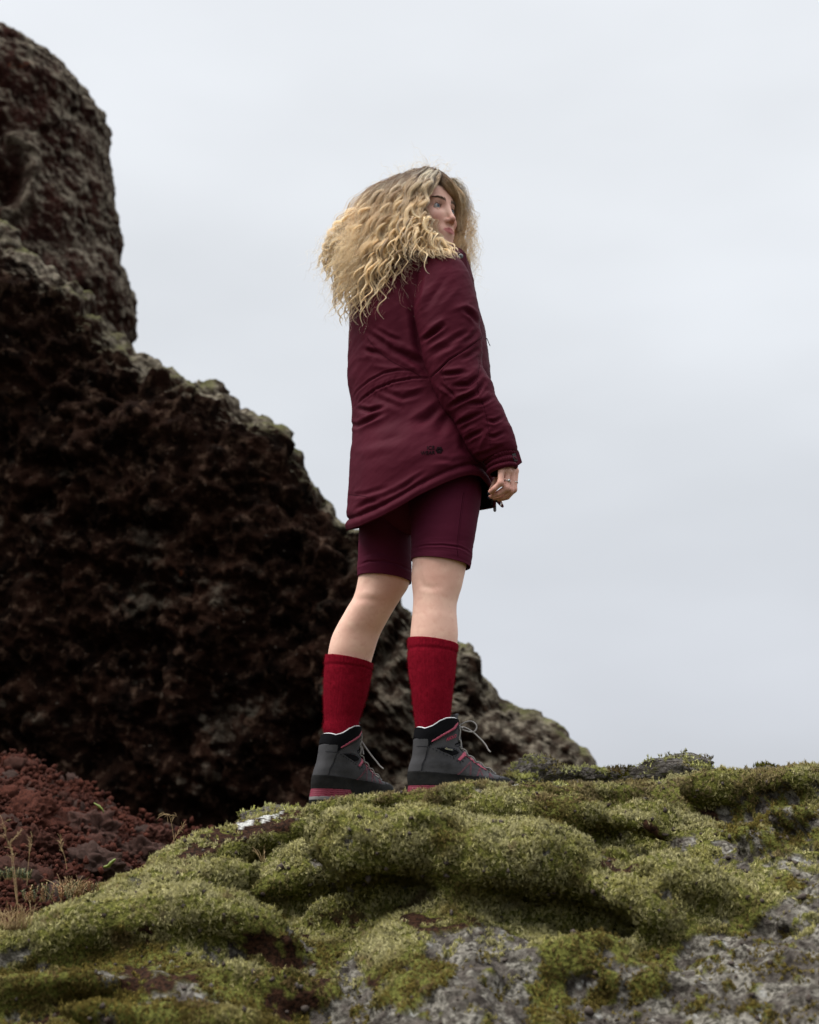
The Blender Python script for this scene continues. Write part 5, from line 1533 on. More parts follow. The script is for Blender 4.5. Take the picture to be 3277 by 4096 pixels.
OR = U(408.8, 804.0, -.086); OL = U(311.2, 806.0, .108)
hR, hL = math.radians(19), math.radians(45)
make_boot(OR, hR, .0, -1, [([(456, 729.5), (461, 724.5), (468, 721.5), (473, 721.8), (476.4, 725.5), (476, 729.5), (472.5, 732), (466, 731), (460.5, 729), (456, 729)], (-.03, -.05)),
                          ([(456, 729.5), (462, 727), (468, 729), (474, 733), (480, 738.5), (485, 744), (488.5, 750), (490.5, 752)], (-.03, -.06))])
make_boot(OL, hL, .10, 0, [([(359, 738), (362, 742), (366, 748), (371, 755), (376, 761), (380, 766), (383.5, 769)], (.20, .17)), ([(359, 742), (361.5, 746), (363, 751), (363.6, 754.5)], (.20, .185))])

# ================================================================== jacket
jacket = empty('jacket'); jacket.parent = person
TOR = [(400, 250, 448, 250, .02, .05), (384, 254, 458, 254, .02, .085), (370, 261, 466, 261, .02, .115), (358, 274, 471, 274, .02, .14), (352.5, 296, 475.5, 296, .02, .158), (349.8, 315, 480, 315, .02, .168), (349.2, 332, 485, 332, .02, .172), (348.4, 355, 488.4, 355, .02, .168),
       (348, 377, 490.4, 377, .02, .164), (350.4, 398, 491, 398, .02, .160), (352.4, 411, 491.6, 411, .02, .160), (352.6, 421, 492, 421, .02, .162), (352.4, 437, 492.6, 437, .02, .165), (350.8, 455, 493.4, 455, .015, .180), (349.2, 478, 494, 478, .01, .188), (348, 501, 494.4, 501, .01, .188), (347.4, 527, 494, 527, .01, .186)]
HEMN = np.array([(340, 531), (350, 529.5), (359, 527), (378, 518.7), (395.5, 509.4), (418.7, 495.5), (442, 484), (459, 477.4), (470, 475), (480, 477), (488, 486), (496, 506)])
HEMF = np.array([(340, 531), (350, 530), (400, 520), (450, 513), (480, 510), (490, 508.5), (498, 506)])
NR_T, NP_T = 262, 330
Vt, Ct, At, ph = tube_grid(TOR, NR_T, NP_T, 2.15)
rr_ = ring_rows(TOR, NR_T)
zrow = Ct[:, 2]; ztop, zbot = zrow[0], zrow[-1]
# cut the hem to its slanting line, column by column
endpt = Vt[-1].copy()
for it in range(4):
    X, Y = proj(endpt); near = np.sin(ph) < 0
    Yh = np.where(near, np.interp(X, HEMN[:, 0], HEMN[:, 1]), np.interp(X, HEMF[:, 0], HEMF[:, 1]))
    endpt[:, 2] = U(X, Yh, endpt[:, 1])[:, 2]
zh = endpt[:, 2]
zh = (np.roll(zh, 3) + np.roll(zh, -3) + 2 * zh + np.roll(zh, 1) + np.roll(zh, -1)) / 6
fr = ((zrow - ztop) / (zbot - ztop)) ** 1.0
Zt = ztop + fr[:, None] * (zh[None] - ztop)
# the upper part keeps its own heights
blend = sstep(.35, .8, fr)[:, None]
Zt = zrow[:, None] * (1 - blend) + Zt * blend
zi = zrow[::-1]
cxz = np.interp(Zt, zi, Ct[::-1, 0]); az = np.interp(Zt, zi, At[::-1, 0]); bz_ = np.interp(Zt, zi, rr_[::-1, 5])
c_, s_ = np.cos(ph), np.sin(ph); c_ = np.sign(c_) * np.abs(c_) ** (2 / 2.15); s_ = np.sign(s_) * np.abs(s_) ** (2 / 2.15)
Vt = np.stack([cxz + az * c_, np.interp(Zt, zi, rr_[::-1, 4]) + bz_ * s_, Zt], -1)
hemdist = (Zt - zh[None])                                        # metres above the hem edge
def a1(zx, zy): return (310 + zx / 7.667, 155 + zy / 7.667)
def a3(zx, zy): return (337.5 + zx / 8.625, 310 + zy / 8.625)
BODYF = [([a1(640, 900), a1(740, 1050), a1(795, 1165), a3(690, 230), a3(730, 400), a3(800, 570)], 4.5, -9), ([a3(480, 330), a3(640, 420), a3(760, 470)], 4.0, -8), ([a3(400, 260), a3(520, 330), a3(640, 370)], 4, 4), ([a3(230, 350), a3(330, 362), a3(400, 405)], 2.4, -4.5), ([a3(170, 420), a3(260, 410), a3(330, 440)], 3, 3),
         ([a1(440, 1360), a1(560, 1440), a1(650, 1520)], 2.8, -4.5), ([a1(500, 1330), a1(600, 1390), a1(700, 1430)], 2.2, -3.5), ([a1(420, 1480), a1(500, 1530)], 2.2, -3), ([a3(640, 440), a3(720, 500), a3(790, 560)], 3.0, -5), ([a3(300, 480), a3(420, 500), a3(560, 500)], 3.2, 3.5),
         # waist channel
         ([a3(650, 525), a3(520, 520), a3(400, 545), a3(280, 610), a3(180, 690), a3(125, 765)], 1.1, -3.0), ([a3(800, 590), a3(650, 590), a3(480, 622), a3(330, 685), a3(220, 765), a3(150, 835)], 1.1, -3.4), ([a3(700, 555), a3(500, 570), a3(300, 650), a3(160, 770)], 2.6, 1.2),
         ([a3(170, 850), a3(280, 872), a3(400, 842)], 2.2, -6.5), ([a3(160, 905), a3(260, 930), a3(380, 900)], 3.0, 3.5), ([a3(90, 985), a3(175, 1000), a3(300, 950), a3(400, 895)], 2.4, -6.5), ([a3(170, 1060), a3(300, 1000), a3(420, 930)], 4, 4),
         ([a3(400, 705), a3(560, 765), a3(720, 720)], 2.6, -3.6), ([a3(500, 700), a3(650, 690), a3(780, 660)], 2.6, 2.8), ([a3(300, 740), a3(440, 800), a3(560, 850)], 3, -2.6), ([a3(890, 830), a3(780, 935), a3(690, 995)], 4, -4.0), ([a3(840, 800), a3(700, 890), a3(600, 960)], 5, 3.5), ([a3(960, 900), a3(900, 1010), a3(860, 1080)], 5, -4),
         ([a3(560, 760), a3(380, 900), a3(180, 1080)], 9, 3.5), ([a3(230, 1180), a3(400, 1120), a3(560, 1080)], 5, -2.4), ([a3(150, 1330), a3(330, 1270), a3(520, 1240)], 5, -2.2), ([a3(120, 1230), a3(300, 1200), a3(450, 1160)], 5, 2.2), ([a3(1070, 1060), a3(1090, 1180), a3(1180, 1290)], 4, -4),
         ([a3(150, 1725), a3(260, 1665), a3(350, 1640)], 2.2, -5), ([a3(130, 1660), a3(260, 1610), a3(400, 1580)], 3, 3.2), ([a3(330, 1640), a3(500, 1565), a3(640, 1480)], 2.4, -3.2), ([a3(560, 1540), a3(650, 1470), a3(760, 1400)], 2.2, -2.6), ([a3(700, 1350), a3(900, 1330), a3(1050, 1290)], 4, 2.6), ([a3(860, 1290), a3(980, 1310), a3(1100, 1280)], 2.6, -2.4),
         ([a3(100, 1600), a3(240, 1590), a3(420, 1530)], 2.2, -2.4)]
for k in range(13):                                              # gathers along the waist channel
    t = k / 12; q0 = np.array(a3(170 + 560 * t, 800 - 235 * math.sin(t * 1.5) - 10)); ang = rng.uniform(-.5, .5)
    BODYF.append(([q0 + np.array([-3.0, 6 + 3 * rng.random()]), q0, q0 + np.array([2.0 + ang * 3, -6])], .9, rng.choice([-1.5, -1.1, .9])))
def body_extra(V, N):
    hd = hemdist.ravel(); X, Y = proj(V)
    n1 = fbm(aniso(V, 24, 11, 3.2), 3, 201); n2 = ridged(aniso(V, 28, 20, 4.5), 2, 203)
    piping = .0052 * np.exp(-((hd - .013) / .0105) ** 2) - .0055 * np.exp(-((hd - .031) / .0042) ** 2) + .003 * np.exp(-((hd - .05) / .014) ** 2)
    puck = .0016 * perlin(np.stack([V[:, 0] * 75, V[:, 1] * 75, hd * 12], 1), 205) * np.exp(-((hd - .028) / .022) ** 2)
    upf = sstep(.02, .1, hd)
    return .0042 * n1 + .0016 * n2 * upf + .0007 * ridged(aniso(V, 38, 46, 8), 2, 209) * upf + piping + puck + .0006 * fbm(V * 60, 2, 207)
o_j, V_J, F_J = finish_tube(Vt, np.stack([np.interp(zrow, zi, Ct[::-1, 0]), rr_[:, 4], zrow], 1), NP_T, 'shell', M_JACKET, jacket, .006, BODYF, body_extra, lining=M_LINING)
BV_J = bvh_of(V_J, F_J)

SLV = [(438, 253, 450, 254, -.10, .02), (430, 257, 458, 263, -.105, .050), (424, 263, 464.5, 268, -.115, .066), (419.5, 272, 468.5, 276, -.122, .074), (415.8, 290, 473.4, 291, -.130, .078), (413.4, 306, 477.8, 306, -.136, .079), (414, 319, 479.4, 319, -.140, .078), (417, 330, 480.2, 330, -.143, .074), (419.6, 338, 482, 338, -.145, .072), (421.6, 349, 481.6, 349, -.147, .070), (423, 359, 481, 359, -.148, .069),
       (426.4, 368, 482.4, 368, -.149, .069), (429.6, 377, 487.6, 377, -.150, .069), (432.8, 385, 492.6, 385, -.150, .069), (438, 396, 494.7, 396, -.150, .068), (445, 409, 501.6, 408, -.150, .066), (452, 418, 505.6, 418, -.149, .064), (459.6, 431, 511, 430, -.148, .061), (466, 443, 514.8, 441, -.146, .057), (472, 453, 516.4, 448, -.145, .052), (478, 459, 516.6, 451.5, -.144, .046), (483, 461.5, 515.5, 453, -.143, .040)]
Vs, Cs, As, phs = tube_grid(SLV, 210, 180, 2.1)
SLF = [([a1(860, 915), a1(832, 1050), a1(805, 1150)], 2.6, -5), ([a1(900, 1000), a1(870, 1100), a1(860, 1200)], 3.5, 3.5), ([a1(1180, 1185), a1(1240, 1230), a1(1295, 1300)], 2.4, -6.5), ([a1(1100, 1180), a1(1200, 1160), a1(1270, 1200)], 3.0, 3.5), ([a1(1020, 1312), a1(940, 1372), a1(865, 1425)], 2.2, -8), ([a1(1040, 1250), a1(960, 1300), a1(880, 1350)], 2.8, 4.5),
       ([a1(1060, 1400), a1(980, 1450), a1(900, 1500)], 2.6, 3.5), ([a1(1160, 1000), a1(1080, 1090), a1(980, 1180)], 5, 3), ([a1(1050, 940), a1(960, 1050), a1(900, 1150)], 3.5, -3), ([a1(1220, 1350), a1(1120, 1400), a1(1050, 1450)], 2.6, -3.5), ([a1(1300, 1330), a1(1240, 1400), a1(1180, 1440)], 2.6, -4),
       ([a3(1246, 238), a3(1120, 332), a3(960, 432), a3(870, 522), a3(800, 582)], .9, -2.8), ([a3(1230, 325), a3(1150, 385), a3(1080, 420)], 2.2, -4.5), ([a3(1000, 300), a3(900, 330), a3(800, 400)], 3, -3.5), ([a3(1100, 270), a3(980, 350), a3(860, 440)], 4, 3),
       ([a3(1100, 535), a3(990, 552), a3(905, 562)], 1.9, -5), ([a3(1090, 490), a3(980, 510), a3(900, 520)], 2.2, 3), ([a3(1235, 555), a3(1130, 642), a3(1010, 655)], 2.0, -6), ([a3(1210, 500), a3(1120, 580), a3(1020, 610)], 2.4, 4), ([a3(1270, 615), a3(1195, 720), a3(1060, 782), a3(965, 835)], 2.2, -7), ([a3(1210, 650), a3(1120, 720), a3(1000, 750)], 2.4, 4.2), ([a3(1340, 755), a3(1250, 802), a3(1130, 812)], 1.9, -4.5), ([a3(1320, 700), a3(1240, 760), a3(1160, 780)], 2.2, 3),
       ([a3(1245, 885), a3(1160, 925), a3(1080, 962), a3(1010, 1002)], 2.0, -6), ([a3(1230, 840), a3(1130, 880), a3(1040, 930)], 2.4, 4), ([a3(1425, 928), a3(1350, 965), a3(1285, 955)], 1.8, -4.5), ([a3(1245, 1045), a3(1160, 1085), a3(1105, 1125)], 2.0, -6), ([a3(1220, 1000), a3(1140, 1030), a3(1070, 1070)], 2.2, 3.5), ([a3(1440, 1055), a3(1350, 1095), a3(1300, 1090)], 1.8, -4), ([a3(1480, 1130), a3(1380, 1150), a3(1290, 1150)], 2.4, 3), ([a3(1410, 1185), a3(1260, 1242), a3(1175, 1265)], 1.9, -5), ([a3(1330, 1000), a3(1250, 1130), a3(1230, 1200)], 2.6, 2.6),
       ([a3(900, 640), a3(960, 700), a3(1010, 745)], 1.6, -3.5), ([a3(850, 640), a3(930, 720)], 2, 2.5), ([a3(1218, 395), a3(1225, 480), a3(1215, 560)], .8, -1.6), ([a3(1205, 640), a3(1220, 740), a3(1260, 830), a3(1290, 960), a3(1310, 1090)], .8, -1.6), ([a1(1215, 740), a1(1225, 900), a1(1270, 1050)], 3, 1.5)]
def sl_extra(V, N):
    lower = sstep(372, 395, proj(V)[1])
    a = ridged(aniso(V, 24, 30, 9), 2, 301) * .0019 * (.35 + .65 * lower) + .0009 * ridged(aniso(V, 34, 62, 14), 2, 309); b = fbm(aniso(V, 32, 14, 5), 3, 303) * .0042
    return a + b + .0006 * fbm(V * 60, 2, 305)
o_s, V_S, F_S = finish_tube(Vs, Cs, 180, 'sleeve', M_JACKET, jacket, .004, SLF, sl_extra, lining=M_LINING)
BV_S = bvh_of(V_S, F_S)
# the other sleeve, its hand in the front pocket
pL = catmull(np.array([SH_L + [.03, -.03, .03], SH_L + [-.0, .0, .0], (SH_L + ELB_L) / 2, ELB_L + [.02, 0, 0], (ELB_L + WR_L) / 2 + [.02, .0, 0], WR_L]), 60)
V, F = tube_path(pL, np.interp(np.linspace(0, 1, 60), [0, .12, .5, 1], [.03, .066, .06, .05]), 40)
V = np.asarray(V); V = V + .006 * np.stack([fbm(V * 14, 3, 401 + k) for k in range(3)], 1); pmesh('sleeve', V, F, M_JACKET, jacket)

# elastic cuff with its tab
CUF = [(482.5, 459.5, 515.6, 450.5, -.143, .044), (485.4, 463.4, 516.0, 453.8, -.143, .042), (486.4, 466.4, 516.6, 458.6, -.143, .0415), (486.8, 470, 517.0, 463.6, -.143, .041), (488.2, 475.6, 516.9, 468.8, -.142, .040)]
Vc, Cc, Ac, phc = tube_grid(CUF, 70, 260)
rowc = np.repeat(np.linspace(0, 1, 70), 260)
def cuff_extra(V, N):
    gath = np.tile(np.abs(np.sin(phc * 17 + 1.2 * np.sin(phc * 5))), 70)
    band = np.abs(np.sin(np.clip(rowc, 0, 1) * np.pi * 3))
    return .0022 * gath * band + .0036 * band - .0030 + .0010 * perlin(V * 90, 411)
o_c, V_C, F_C = finish_tube(Vc, Cc, 260, 'cuff', M_JACKET, jacket, .004, [], cuff_extra, lining=M_LINING)
BV_C = bvh_of(V_C, F_C)

def plate(name, outline, yd, thick, mat, parent, slant=(0, 0)):
    """a stiff flap of cloth: outline traced, standing at its own depth and slanted away"""
    P = np.array(outline, float); c = P.mean(0); y = yd + slant[0] * (P[:, 0] - c[0]) + slant[1] * (P[:, 1] - c[1])
    A = U(P[:, 0], P[:, 1], y); n = len(A); B = A + np.array([.35, 1, 0]) / 1.06 * thick
    o = pmesh(name, np.vstack([A, B]), [tuple(range(n)), tuple(range(2 * n - 1, n - 1, -1))] + [(i, n + i, n + (i + 1) % n, (i + 1) % n) for i in range(n)], mat, parent, smooth=False)
    bv = o.modifiers.new('soft edge', 'BEVEL'); bv.width = thick * .35; bv.segments = 2
    return o
plate('cuff_tab', [(515.6, 449.2), (517.6, 449.6), (518.6, 451.5), (521.8, 462.0), (517.4, 465.2), (515.8, 464)], -.135, .006, M_JACKET, jacket, (.003, 0))
P = drape([(511.9, 454.2), (515.0, 453.3), (516.9, 455), (517.2, 461.0), (514.2, 461.6), (513.4, 458.5)], BV_C, .0012, -.15)
B_ = P + np.array([0, .004, 0]); n = len(P)
pmesh('hook_patch', np.vstack([P + np.array([0, -.0025, 0]), B_]), [tuple(range(n)), tuple(range(2 * n - 1, n - 1, -1))] + [(i, n + i, n + (i + 1) % n, (i + 1) % n) for i in range(n)], simple('hook tape', (0.030, 0.034, 0.034), 0.95, (0.06, 0.065, 0.065), 500, bumpsc=500), jacket, smooth=False)

# collar standing round the neck, with its snap
COLR = [(408, 252, 464.4, 255, .03, .070), (404, 255, 466.4, 260, .03, .088), (396, 258, 467.4, 266, .03, .105), (388, 268, 468.6, 276, .03, .115), (385, 276, 470, 286, .03, .12)]
Vk, Ck, Ak, phk = tube_grid(COLR, 60, 220, 2.2)
o_k, V_K, F_K = finish_tube(Vk, Ck, 220, 'collar', M_JACKET, jacket, .006, [], lambda V, N: .004 * fbm(V * 16, 3, 421), lining=M_JACKET)
BV_K = bvh_of(V_K, F_K)
plate('placket', [(456.5, 252.6), (464.0, 251.6), (465.6, 253.2), (468.2, 275.6), (462.5, 270), (459.5, 266.2), (456.5, 262)], -.085, .008, M_JACKET, jacket, (.004, 0))
c = U(460.7, 256.2, -.100); V, F = ellipsoid(c, (.0072, .0026, .0076), 22, 10, None); pmesh('snap_button', V, F, M_METAL, jacket)
sn = [tube_path(np.array([c + np.array([0, -.0028, 0]), c + np.array([math.cos(a) * .005, -.0018, math.sin(a) * .0052])]), .0004, 4) for a in np.linspace(0, 2 * np.pi, 9)[:-1]]
V, F = join_parts(sn); pmesh('snap_emblem', V, F, M_BLACK, jacket)

# front zip, pocket pull, snap flap at the hem
plate('zip_pull', [(492.9, 499.8), (494.4, 499.6), (496.0, 502.5), (496.2, 510.4), (495.3, 511.8), (493.6, 511.6), (493.1, 509.8)], .03, .003, M_METAL, jacket)
plate('zip_slider', [(491.0, 500.5), (494.6, 500.2), (494.8, 503.6), (491.2, 505)], .035, .006, M_METAL, jacket)
plate('hem_flap', [(496.3, 502.2), (500.0, 499.5), (502.0, 499.3), (502.2, 502.5), (503.6, 506.2), (502.8, 507.6), (500.8, 506.8), (497.6, 503.6)], -.02, .005, M_JACKET, jacket)
Rb = np.array([[.92, .2, .33], [-.2, .97, 0], [-.33, 0, .94]]); V, F = ellipsoid(U(501.1, 503.4, -.026), (.0040, .0016, .0080), 16, 8, Rb); pmesh('hem_snap', V, F, M_SILVER, jacket)
c0 = U(np.array([486.6, 487.6, 489.0, 490.2]), np.array([338, 340, 343.5, 346]), -.02); V, F = tube_path(catmull(c0, 12), .0012, 6); pmesh('pocket_pull', V, F, M_BLACK, jacket)
# seams
def dashes(line, bvh, name, n=120, r=.0005): stitched(line, bvh, name, M_THREAD2, jacket, r, n, .0002, True)
stitched([a3(1244, 239), a3(1120, 332), a3(960, 432), a3(870, 522), a3(805, 580)], BV_S, 'elbow_seam', M_THREAD2, jacket, .0007)
dashes([a3(1238, 262), a3(1120, 348), a3(968, 446), a3(880, 536)], BV_S, 'stitching')
dashes([a3(1218, 395), a3(1225, 480), a3(1205, 600), a3(1225, 740), a3(1262, 830), a3(1292, 960), a3(1312, 1090), a3(1318, 1180)], BV_S, 'stitching', 200)
dashes([a3(895, 520), a3(920, 600), a3(975, 700), a3(1010, 745)], BV_S, 'stitching')
dashes([a3(640, 527), a3(520, 524), a3(400, 549), a3(280, 614), a3(180, 694)], BV_J, 'stitching', 200)
dashes([a3(790, 594), a3(650, 594), a3(480, 626), a3(330, 689), a3(220, 769)], BV_J, 'stitching', 200)
stitched([a3(250, 230), a3(330, 330), a3(450, 430), a3(560, 490), a3(650, 530), a3(720, 575)], BV_J, 'back_seam', M_THREAD2, jacket, .0006)
stitched([a3(95, 1590), a3(160, 1598), a3(260, 1612)], BV_J, 'hem_seam', M_THREAD2, jacket, .0006)
dashes([a3(1090, 1215), a3(1160, 1300), a3(1210, 1370)], BV_J, 'stitching')

# embroidered lettering on the back hem
def logo():
    parts = []
    ang = math.radians(-5)
    def put(s, x0, x1, ybase, h):
        V, F = text_mesh(s); w = V[:, 0].max() - V[:, 0].min(); hh = V[:, 1].max()
        px = np.stack([x0 + (V[:, 0] - V[:, 0].min()) / w * (x1 - x0), ybase - V[:, 1] / hh * h], -1)
        px[:, 1] += (px[:, 0] - x0) * math.tan(ang) * .55
        top = drape(px, BV_J, .0012); bot = drape(px, BV_J, -.0006); n = len(top)
        parts.append((top, F))
        ed = {}
        for f in F:
            for i in range(3):
                e = (f[i], f[(i + 1) % 3]); ed[e] = 1
        rim = [(a, b, n + b, n + a) for (a, b) in ed if (b, a) not in ed]
        parts.append((np.vstack([top, bot]), rim))
    put('ICE', 427.1, 434.4, 449.6, 3.4)
    put('WEAR', 420.8, 434.9, 454.9, 3.5)
    V, F = join_parts(parts); pmesh('lettering', V, F, M_BLACK, jacket, smooth=False)
    fl = []
    cx, cy = 439.3, 450.2
    for k in range(12):
        a = k * math.pi / 6; L_ = 3.7 if k % 2 == 0 else 3.2
        d = np.array([math.cos(a), math.sin(a)]); q = np.array([-d[1], d[0]])
        fl.append(tube_path(drape(np.array([[cx, cy] + d * t for t in (.7, L_ * .6, L_)]), BV_J, .0006), .0007, 5))
        for sg in (-1, 1):
            fl.append(tube_path(drape(np.array([[cx, cy] + d * L_ * .55, [cx, cy] + d * L_ * .95 + q * sg * .75]), BV_J, .0006), .0005, 4))
    V, F = join_parts(fl); pmesh('snowflake_emblem', V, F, M_BLACK, jacket)
logo()

# ================================================================== hair
def m_hair():
    m, N, L, bs = nmat('blonde hair'); nt = m.node_tree
    hi = N.new('ShaderNodeHairInfo')
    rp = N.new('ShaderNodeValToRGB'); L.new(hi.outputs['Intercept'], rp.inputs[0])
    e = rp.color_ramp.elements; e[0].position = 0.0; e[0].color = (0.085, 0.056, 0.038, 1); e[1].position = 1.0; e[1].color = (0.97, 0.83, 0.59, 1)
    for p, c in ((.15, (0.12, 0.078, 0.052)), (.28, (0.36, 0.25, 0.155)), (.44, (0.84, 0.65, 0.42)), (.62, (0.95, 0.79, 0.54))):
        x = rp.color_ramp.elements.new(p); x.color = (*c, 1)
    c = mixrgb(nt, rp.outputs[0], (0.27, 0.16, 0.088), attr(nt, 'lowlight_shade'))
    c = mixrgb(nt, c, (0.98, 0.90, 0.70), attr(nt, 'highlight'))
    L.new(c, bs.inputs['Base Color']); bs.inputs['Roughness'].default_value = 0.38; bs.inputs['Specular IOR Level'].default_value = 0.6
    tr = N.new('ShaderNodeBsdfTranslucent'); L.new(c, tr.inputs['Color'])
    mx = N.new('ShaderNodeMixShader'); mx.inputs[0].default_value = 0.55
    L.new(bs.outputs[0], mx.inputs[1]); L.new(tr.outputs[0], mx.inputs[2]); L.new(mx.outputs[0], N['Material Output'].inputs[0])
    return m
M_HAIR = m_hair()
hr = np.random.default_rng(21)
NPT = 46
ALL, RAD, LOWL_SHADE, HIGH = [], [], [], []

def lock(P, D, curl=.009, waves=6.0, grow=.35, spread=.008, count=55, tip=.35, rad=.00042, jit=.0009, flat=1.0, low=None, high=None):
    """P: view points (X, Y) of the lock's course, D: depth of each"""
    P = np.array(P, float); Wd = catmull(U(P[:, 0], P[:, 1], np.array(D, float)), NPT)
    T = np.gradient(Wd, axis=0); T /= np.linalg.norm(T, axis=1)[:, None]
    a = np.cross(T, np.array([0, 1.0, 0])); a /= np.maximum(np.linalg.norm(a, axis=1), 1e-6)[:, None]; b = np.cross(T, a)
    t = np.linspace(0, 1, NPT); L_ = np.linalg.norm(np.diff(Wd, axis=0), axis=1).sum()
    amp = curl * sstep(.06, grow + .35, t) * (1 - .15 * t)
    ph = hr.uniform(0, 6.28) + 2 * np.pi * waves * (t ** 1.12) * (L_ / .30) + .5 * np.sin(t * 7 + hr.uniform(0, 6))
    ctr = Wd + (amp * np.cos(ph))[:, None] * a + (amp * .8 * np.sin(ph))[:, None] * b
    k = hr.normal(0, 1, (count, 2)); rr = np.sqrt((k ** 2).sum(1)); k = k / np.maximum(rr, 1)[:, None] ** .5
    prof = spread * (.55 + .65 * np.sin(np.clip(t * 1.15, 0, 1) * np.pi) ** .8 - (.55 + .0) * (1 - tip) * sstep(.6, 1, t))
    S_ = ctr[None] + (k[:, 0, None] * prof)[..., None] * a[None] + (k[:, 1, None] * prof * flat)[..., None] * b[None]
    # each hair wanders a little from the lock
    f1_, f2_ = hr.uniform(2, 7, (count, 1)), hr.uniform(0, 6.28, (count, 1)); wv = np.sin(f1_ * t * 6.28 * .5 + f2_) * jit * (.3 + t)
    wv2 = np.cos(f1_ * t * 5 + f2_ * 2) * jit * (.3 + t)
    S_ = S_ + wv[..., None] * a[None] + wv2[..., None] * b[None]
    ln = hr.uniform(.82, 1.0, count)                                # not all reach the tip
    idx = ln[:, None] * t[None] * (NPT - 1); i0 = np.clip(idx.astype(int), 0, NPT - 2); fr_ = (idx - i0)[..., None]
    S_ = np.take_along_axis(S_, i0[..., None].repeat(3, -1), 1) * (1 - fr_) + np.take_along_axis(S_, (i0 + 1)[..., None].repeat(3, -1), 1) * fr_
    ALL.append(S_); RAD.append(np.broadcast_to(rad * (1 - .55 * t ** 3), (count, NPT)))
    LOWL_SHADE.append(np.full(count, hr.random() ** 2.4 * .9 if low is None else low) * hr.uniform(.6, 1.2, count)); HIGH.append(np.clip((np.full(count, max(0, hr.normal(.30, .40)) if high is None else high)) * hr.uniform(.3, 1.3, count), 0, .8))

uR = np.array([0, .2, .4, .6, .72, .86, 1.0])
RX = [393, 401, 409, 417, 424, 431, 438]; RY = [184, 179, 175, 171.5, 169.5, 169.5, 172]; RD = [.00, -.01, -.02, -.03, -.035, -.04, -.045]
MX = [352, 362, 375, 388, 402, 413, 422]; MY = [228, 232, 226, 222, 216, 212, 206]; MD = [-.05, -.085, -.105, -.125, -.14, -.145, -.135]
EX = [321, 338, 362, 385, 405, 425, 446]; EY = [270, 312, 316, 292, 268, 262, 260]; ED = [-.01, -.06, -.115, -.15, -.19, -.215, -.205]
f_ = lambda u, A: np.interp(u, uR, A)
def main_lock(u, w, lenf, **k):
    ju = u + hr.normal(0, .035)
    R0 = np.array([f_(u, RX), f_(u, RY)]) + hr.normal(0, 1.2, 2); M0 = np.array([f_(ju, MX), f_(ju, MY)]) + hr.normal(0, 4, 2); E0 = np.array([f_(ju, EX), f_(ju, EY)]) + hr.normal(0, 6, 2)
    B0 = R0 * .62 + M0 * .38 + np.array([(-5 - 3 * (1 - u)), -4.5 + 3 * u]) * (1 - .8 * max(0, u - .6))
    E0 = M0 + (E0 - M0) * lenf
    Q0 = (M0 + E0) / 2 + np.array([-2.5 * (1 - u), 1.5])
    dep = w * .085
    lock([R0, B0, M0, Q0, E0], [f_(u, RD) + .3 * dep, (f_(u, RD) + f_(ju, MD)) / 2 - .035 + dep, f_(ju, MD) + dep, (f_(ju, MD) + f_(ju, ED)) / 2 - .01 + dep, f_(ju, ED) + dep], **k)
for i in range(60):                                                 # inner body of hair, tinted darker for the shade between locks
    main_lock(hr.random(), hr.uniform(.25, 1.6), hr.uniform(.75, 1.08), curl=.007, waves=hr.uniform(4, 5.5), spread=.012, count=60, low=.5 * hr.random() + .25, high=0.0)
for i in range(165):                                                # the locks one sees
    main_lock((i + hr.random()) / 165, hr.uniform(-.18, .35), hr.uniform(.55, 1.1), curl=hr.uniform(.006, .0150), waves=hr.uniform(2.8, 4.6), spread=hr.uniform(.0022, .0050), count=44, tip=.3, jit=.0006)
# locks blown out at the left edge and the ringlets hanging lowest
for i in range(22):
    u = hr.uniform(0, .25); s_e = np.array([hr.uniform(319, 334), hr.uniform(252, 285)])
    lock([(394 + 30 * u + hr.normal(0, 1), 183 - 22 * u), (368 + hr.normal(0, 3), 203 + hr.normal(0, 3)), (344 + hr.normal(0, 4), 231 + hr.normal(0, 4)), (328 + hr.normal(0, 3), 250), s_e], [0, -.03, -.04, -.03, -.01 + hr.normal(0, .02)], curl=.009, waves=5, spread=.005, count=36)
for (x, y) in ((340, 325), (347, 322), (355, 326), (362, 312), (374, 318), (388, 317), (344, 300), (337, 296), (380, 308), (393, 296), (392, 284), (352, 312), (368, 316)):
    u = (x - 330) / 75; lock([(398 + 18 * u, 182 - 10 * u), (372 + 14 * u, 205), (350 + 25 * u + hr.normal(0, 2), 245), (x + 1 + hr.normal(0, 2), 285), (x, y)], [-.01, -.06, -.085, -.10, -.09 - .05 * u], curl=.0115, waves=6.0, spread=.005, count=40, tip=.25, low=.25)
# locks framing the near cheek and lying on the shoulder
for i in range(34):
    q = i / 33 + hr.normal(0, .03)
    lock([(436 + 6 * q + hr.normal(0, .8), 171 + 2.5 * q), (425 + 6 * q + hr.normal(0, .8), 184), (412 + 8 * q + hr.normal(0, 1), 203), (412 + 12 * q + hr.normal(0, 1.2), 222), (420 + 13 * q + hr.normal(0, 1.5), 240), (428 + 27 * q + hr.normal(0, 3), 254 + 6 * hr.random())],
         [-.05, -.115, -.145, -.150, -.165, -.205], curl=hr.uniform(.004, .0075), waves=hr.uniform(4, 5.5), spread=hr.uniform(.0025, .0045), count=40, high=max(0, hr.normal(.25, .3)))
for i in range(12):                                                 # swept across jaw and chin
    lock([(437 + hr.normal(0, 1.5), 172), (418 + hr.normal(0, 1.5), 195), (415 + hr.normal(0, 2), 215), (426 + hr.normal(0, 2), 236), (447 + hr.normal(0, 2), 247 + hr.normal(0, 2)), (456 + hr.normal(0, 3), 255 + hr.normal(0, 4))], [-.05, -.13, -.15, -.165, -.175, -.19], curl=.005, waves=5.5, spread=.004, count=36, high=.35)
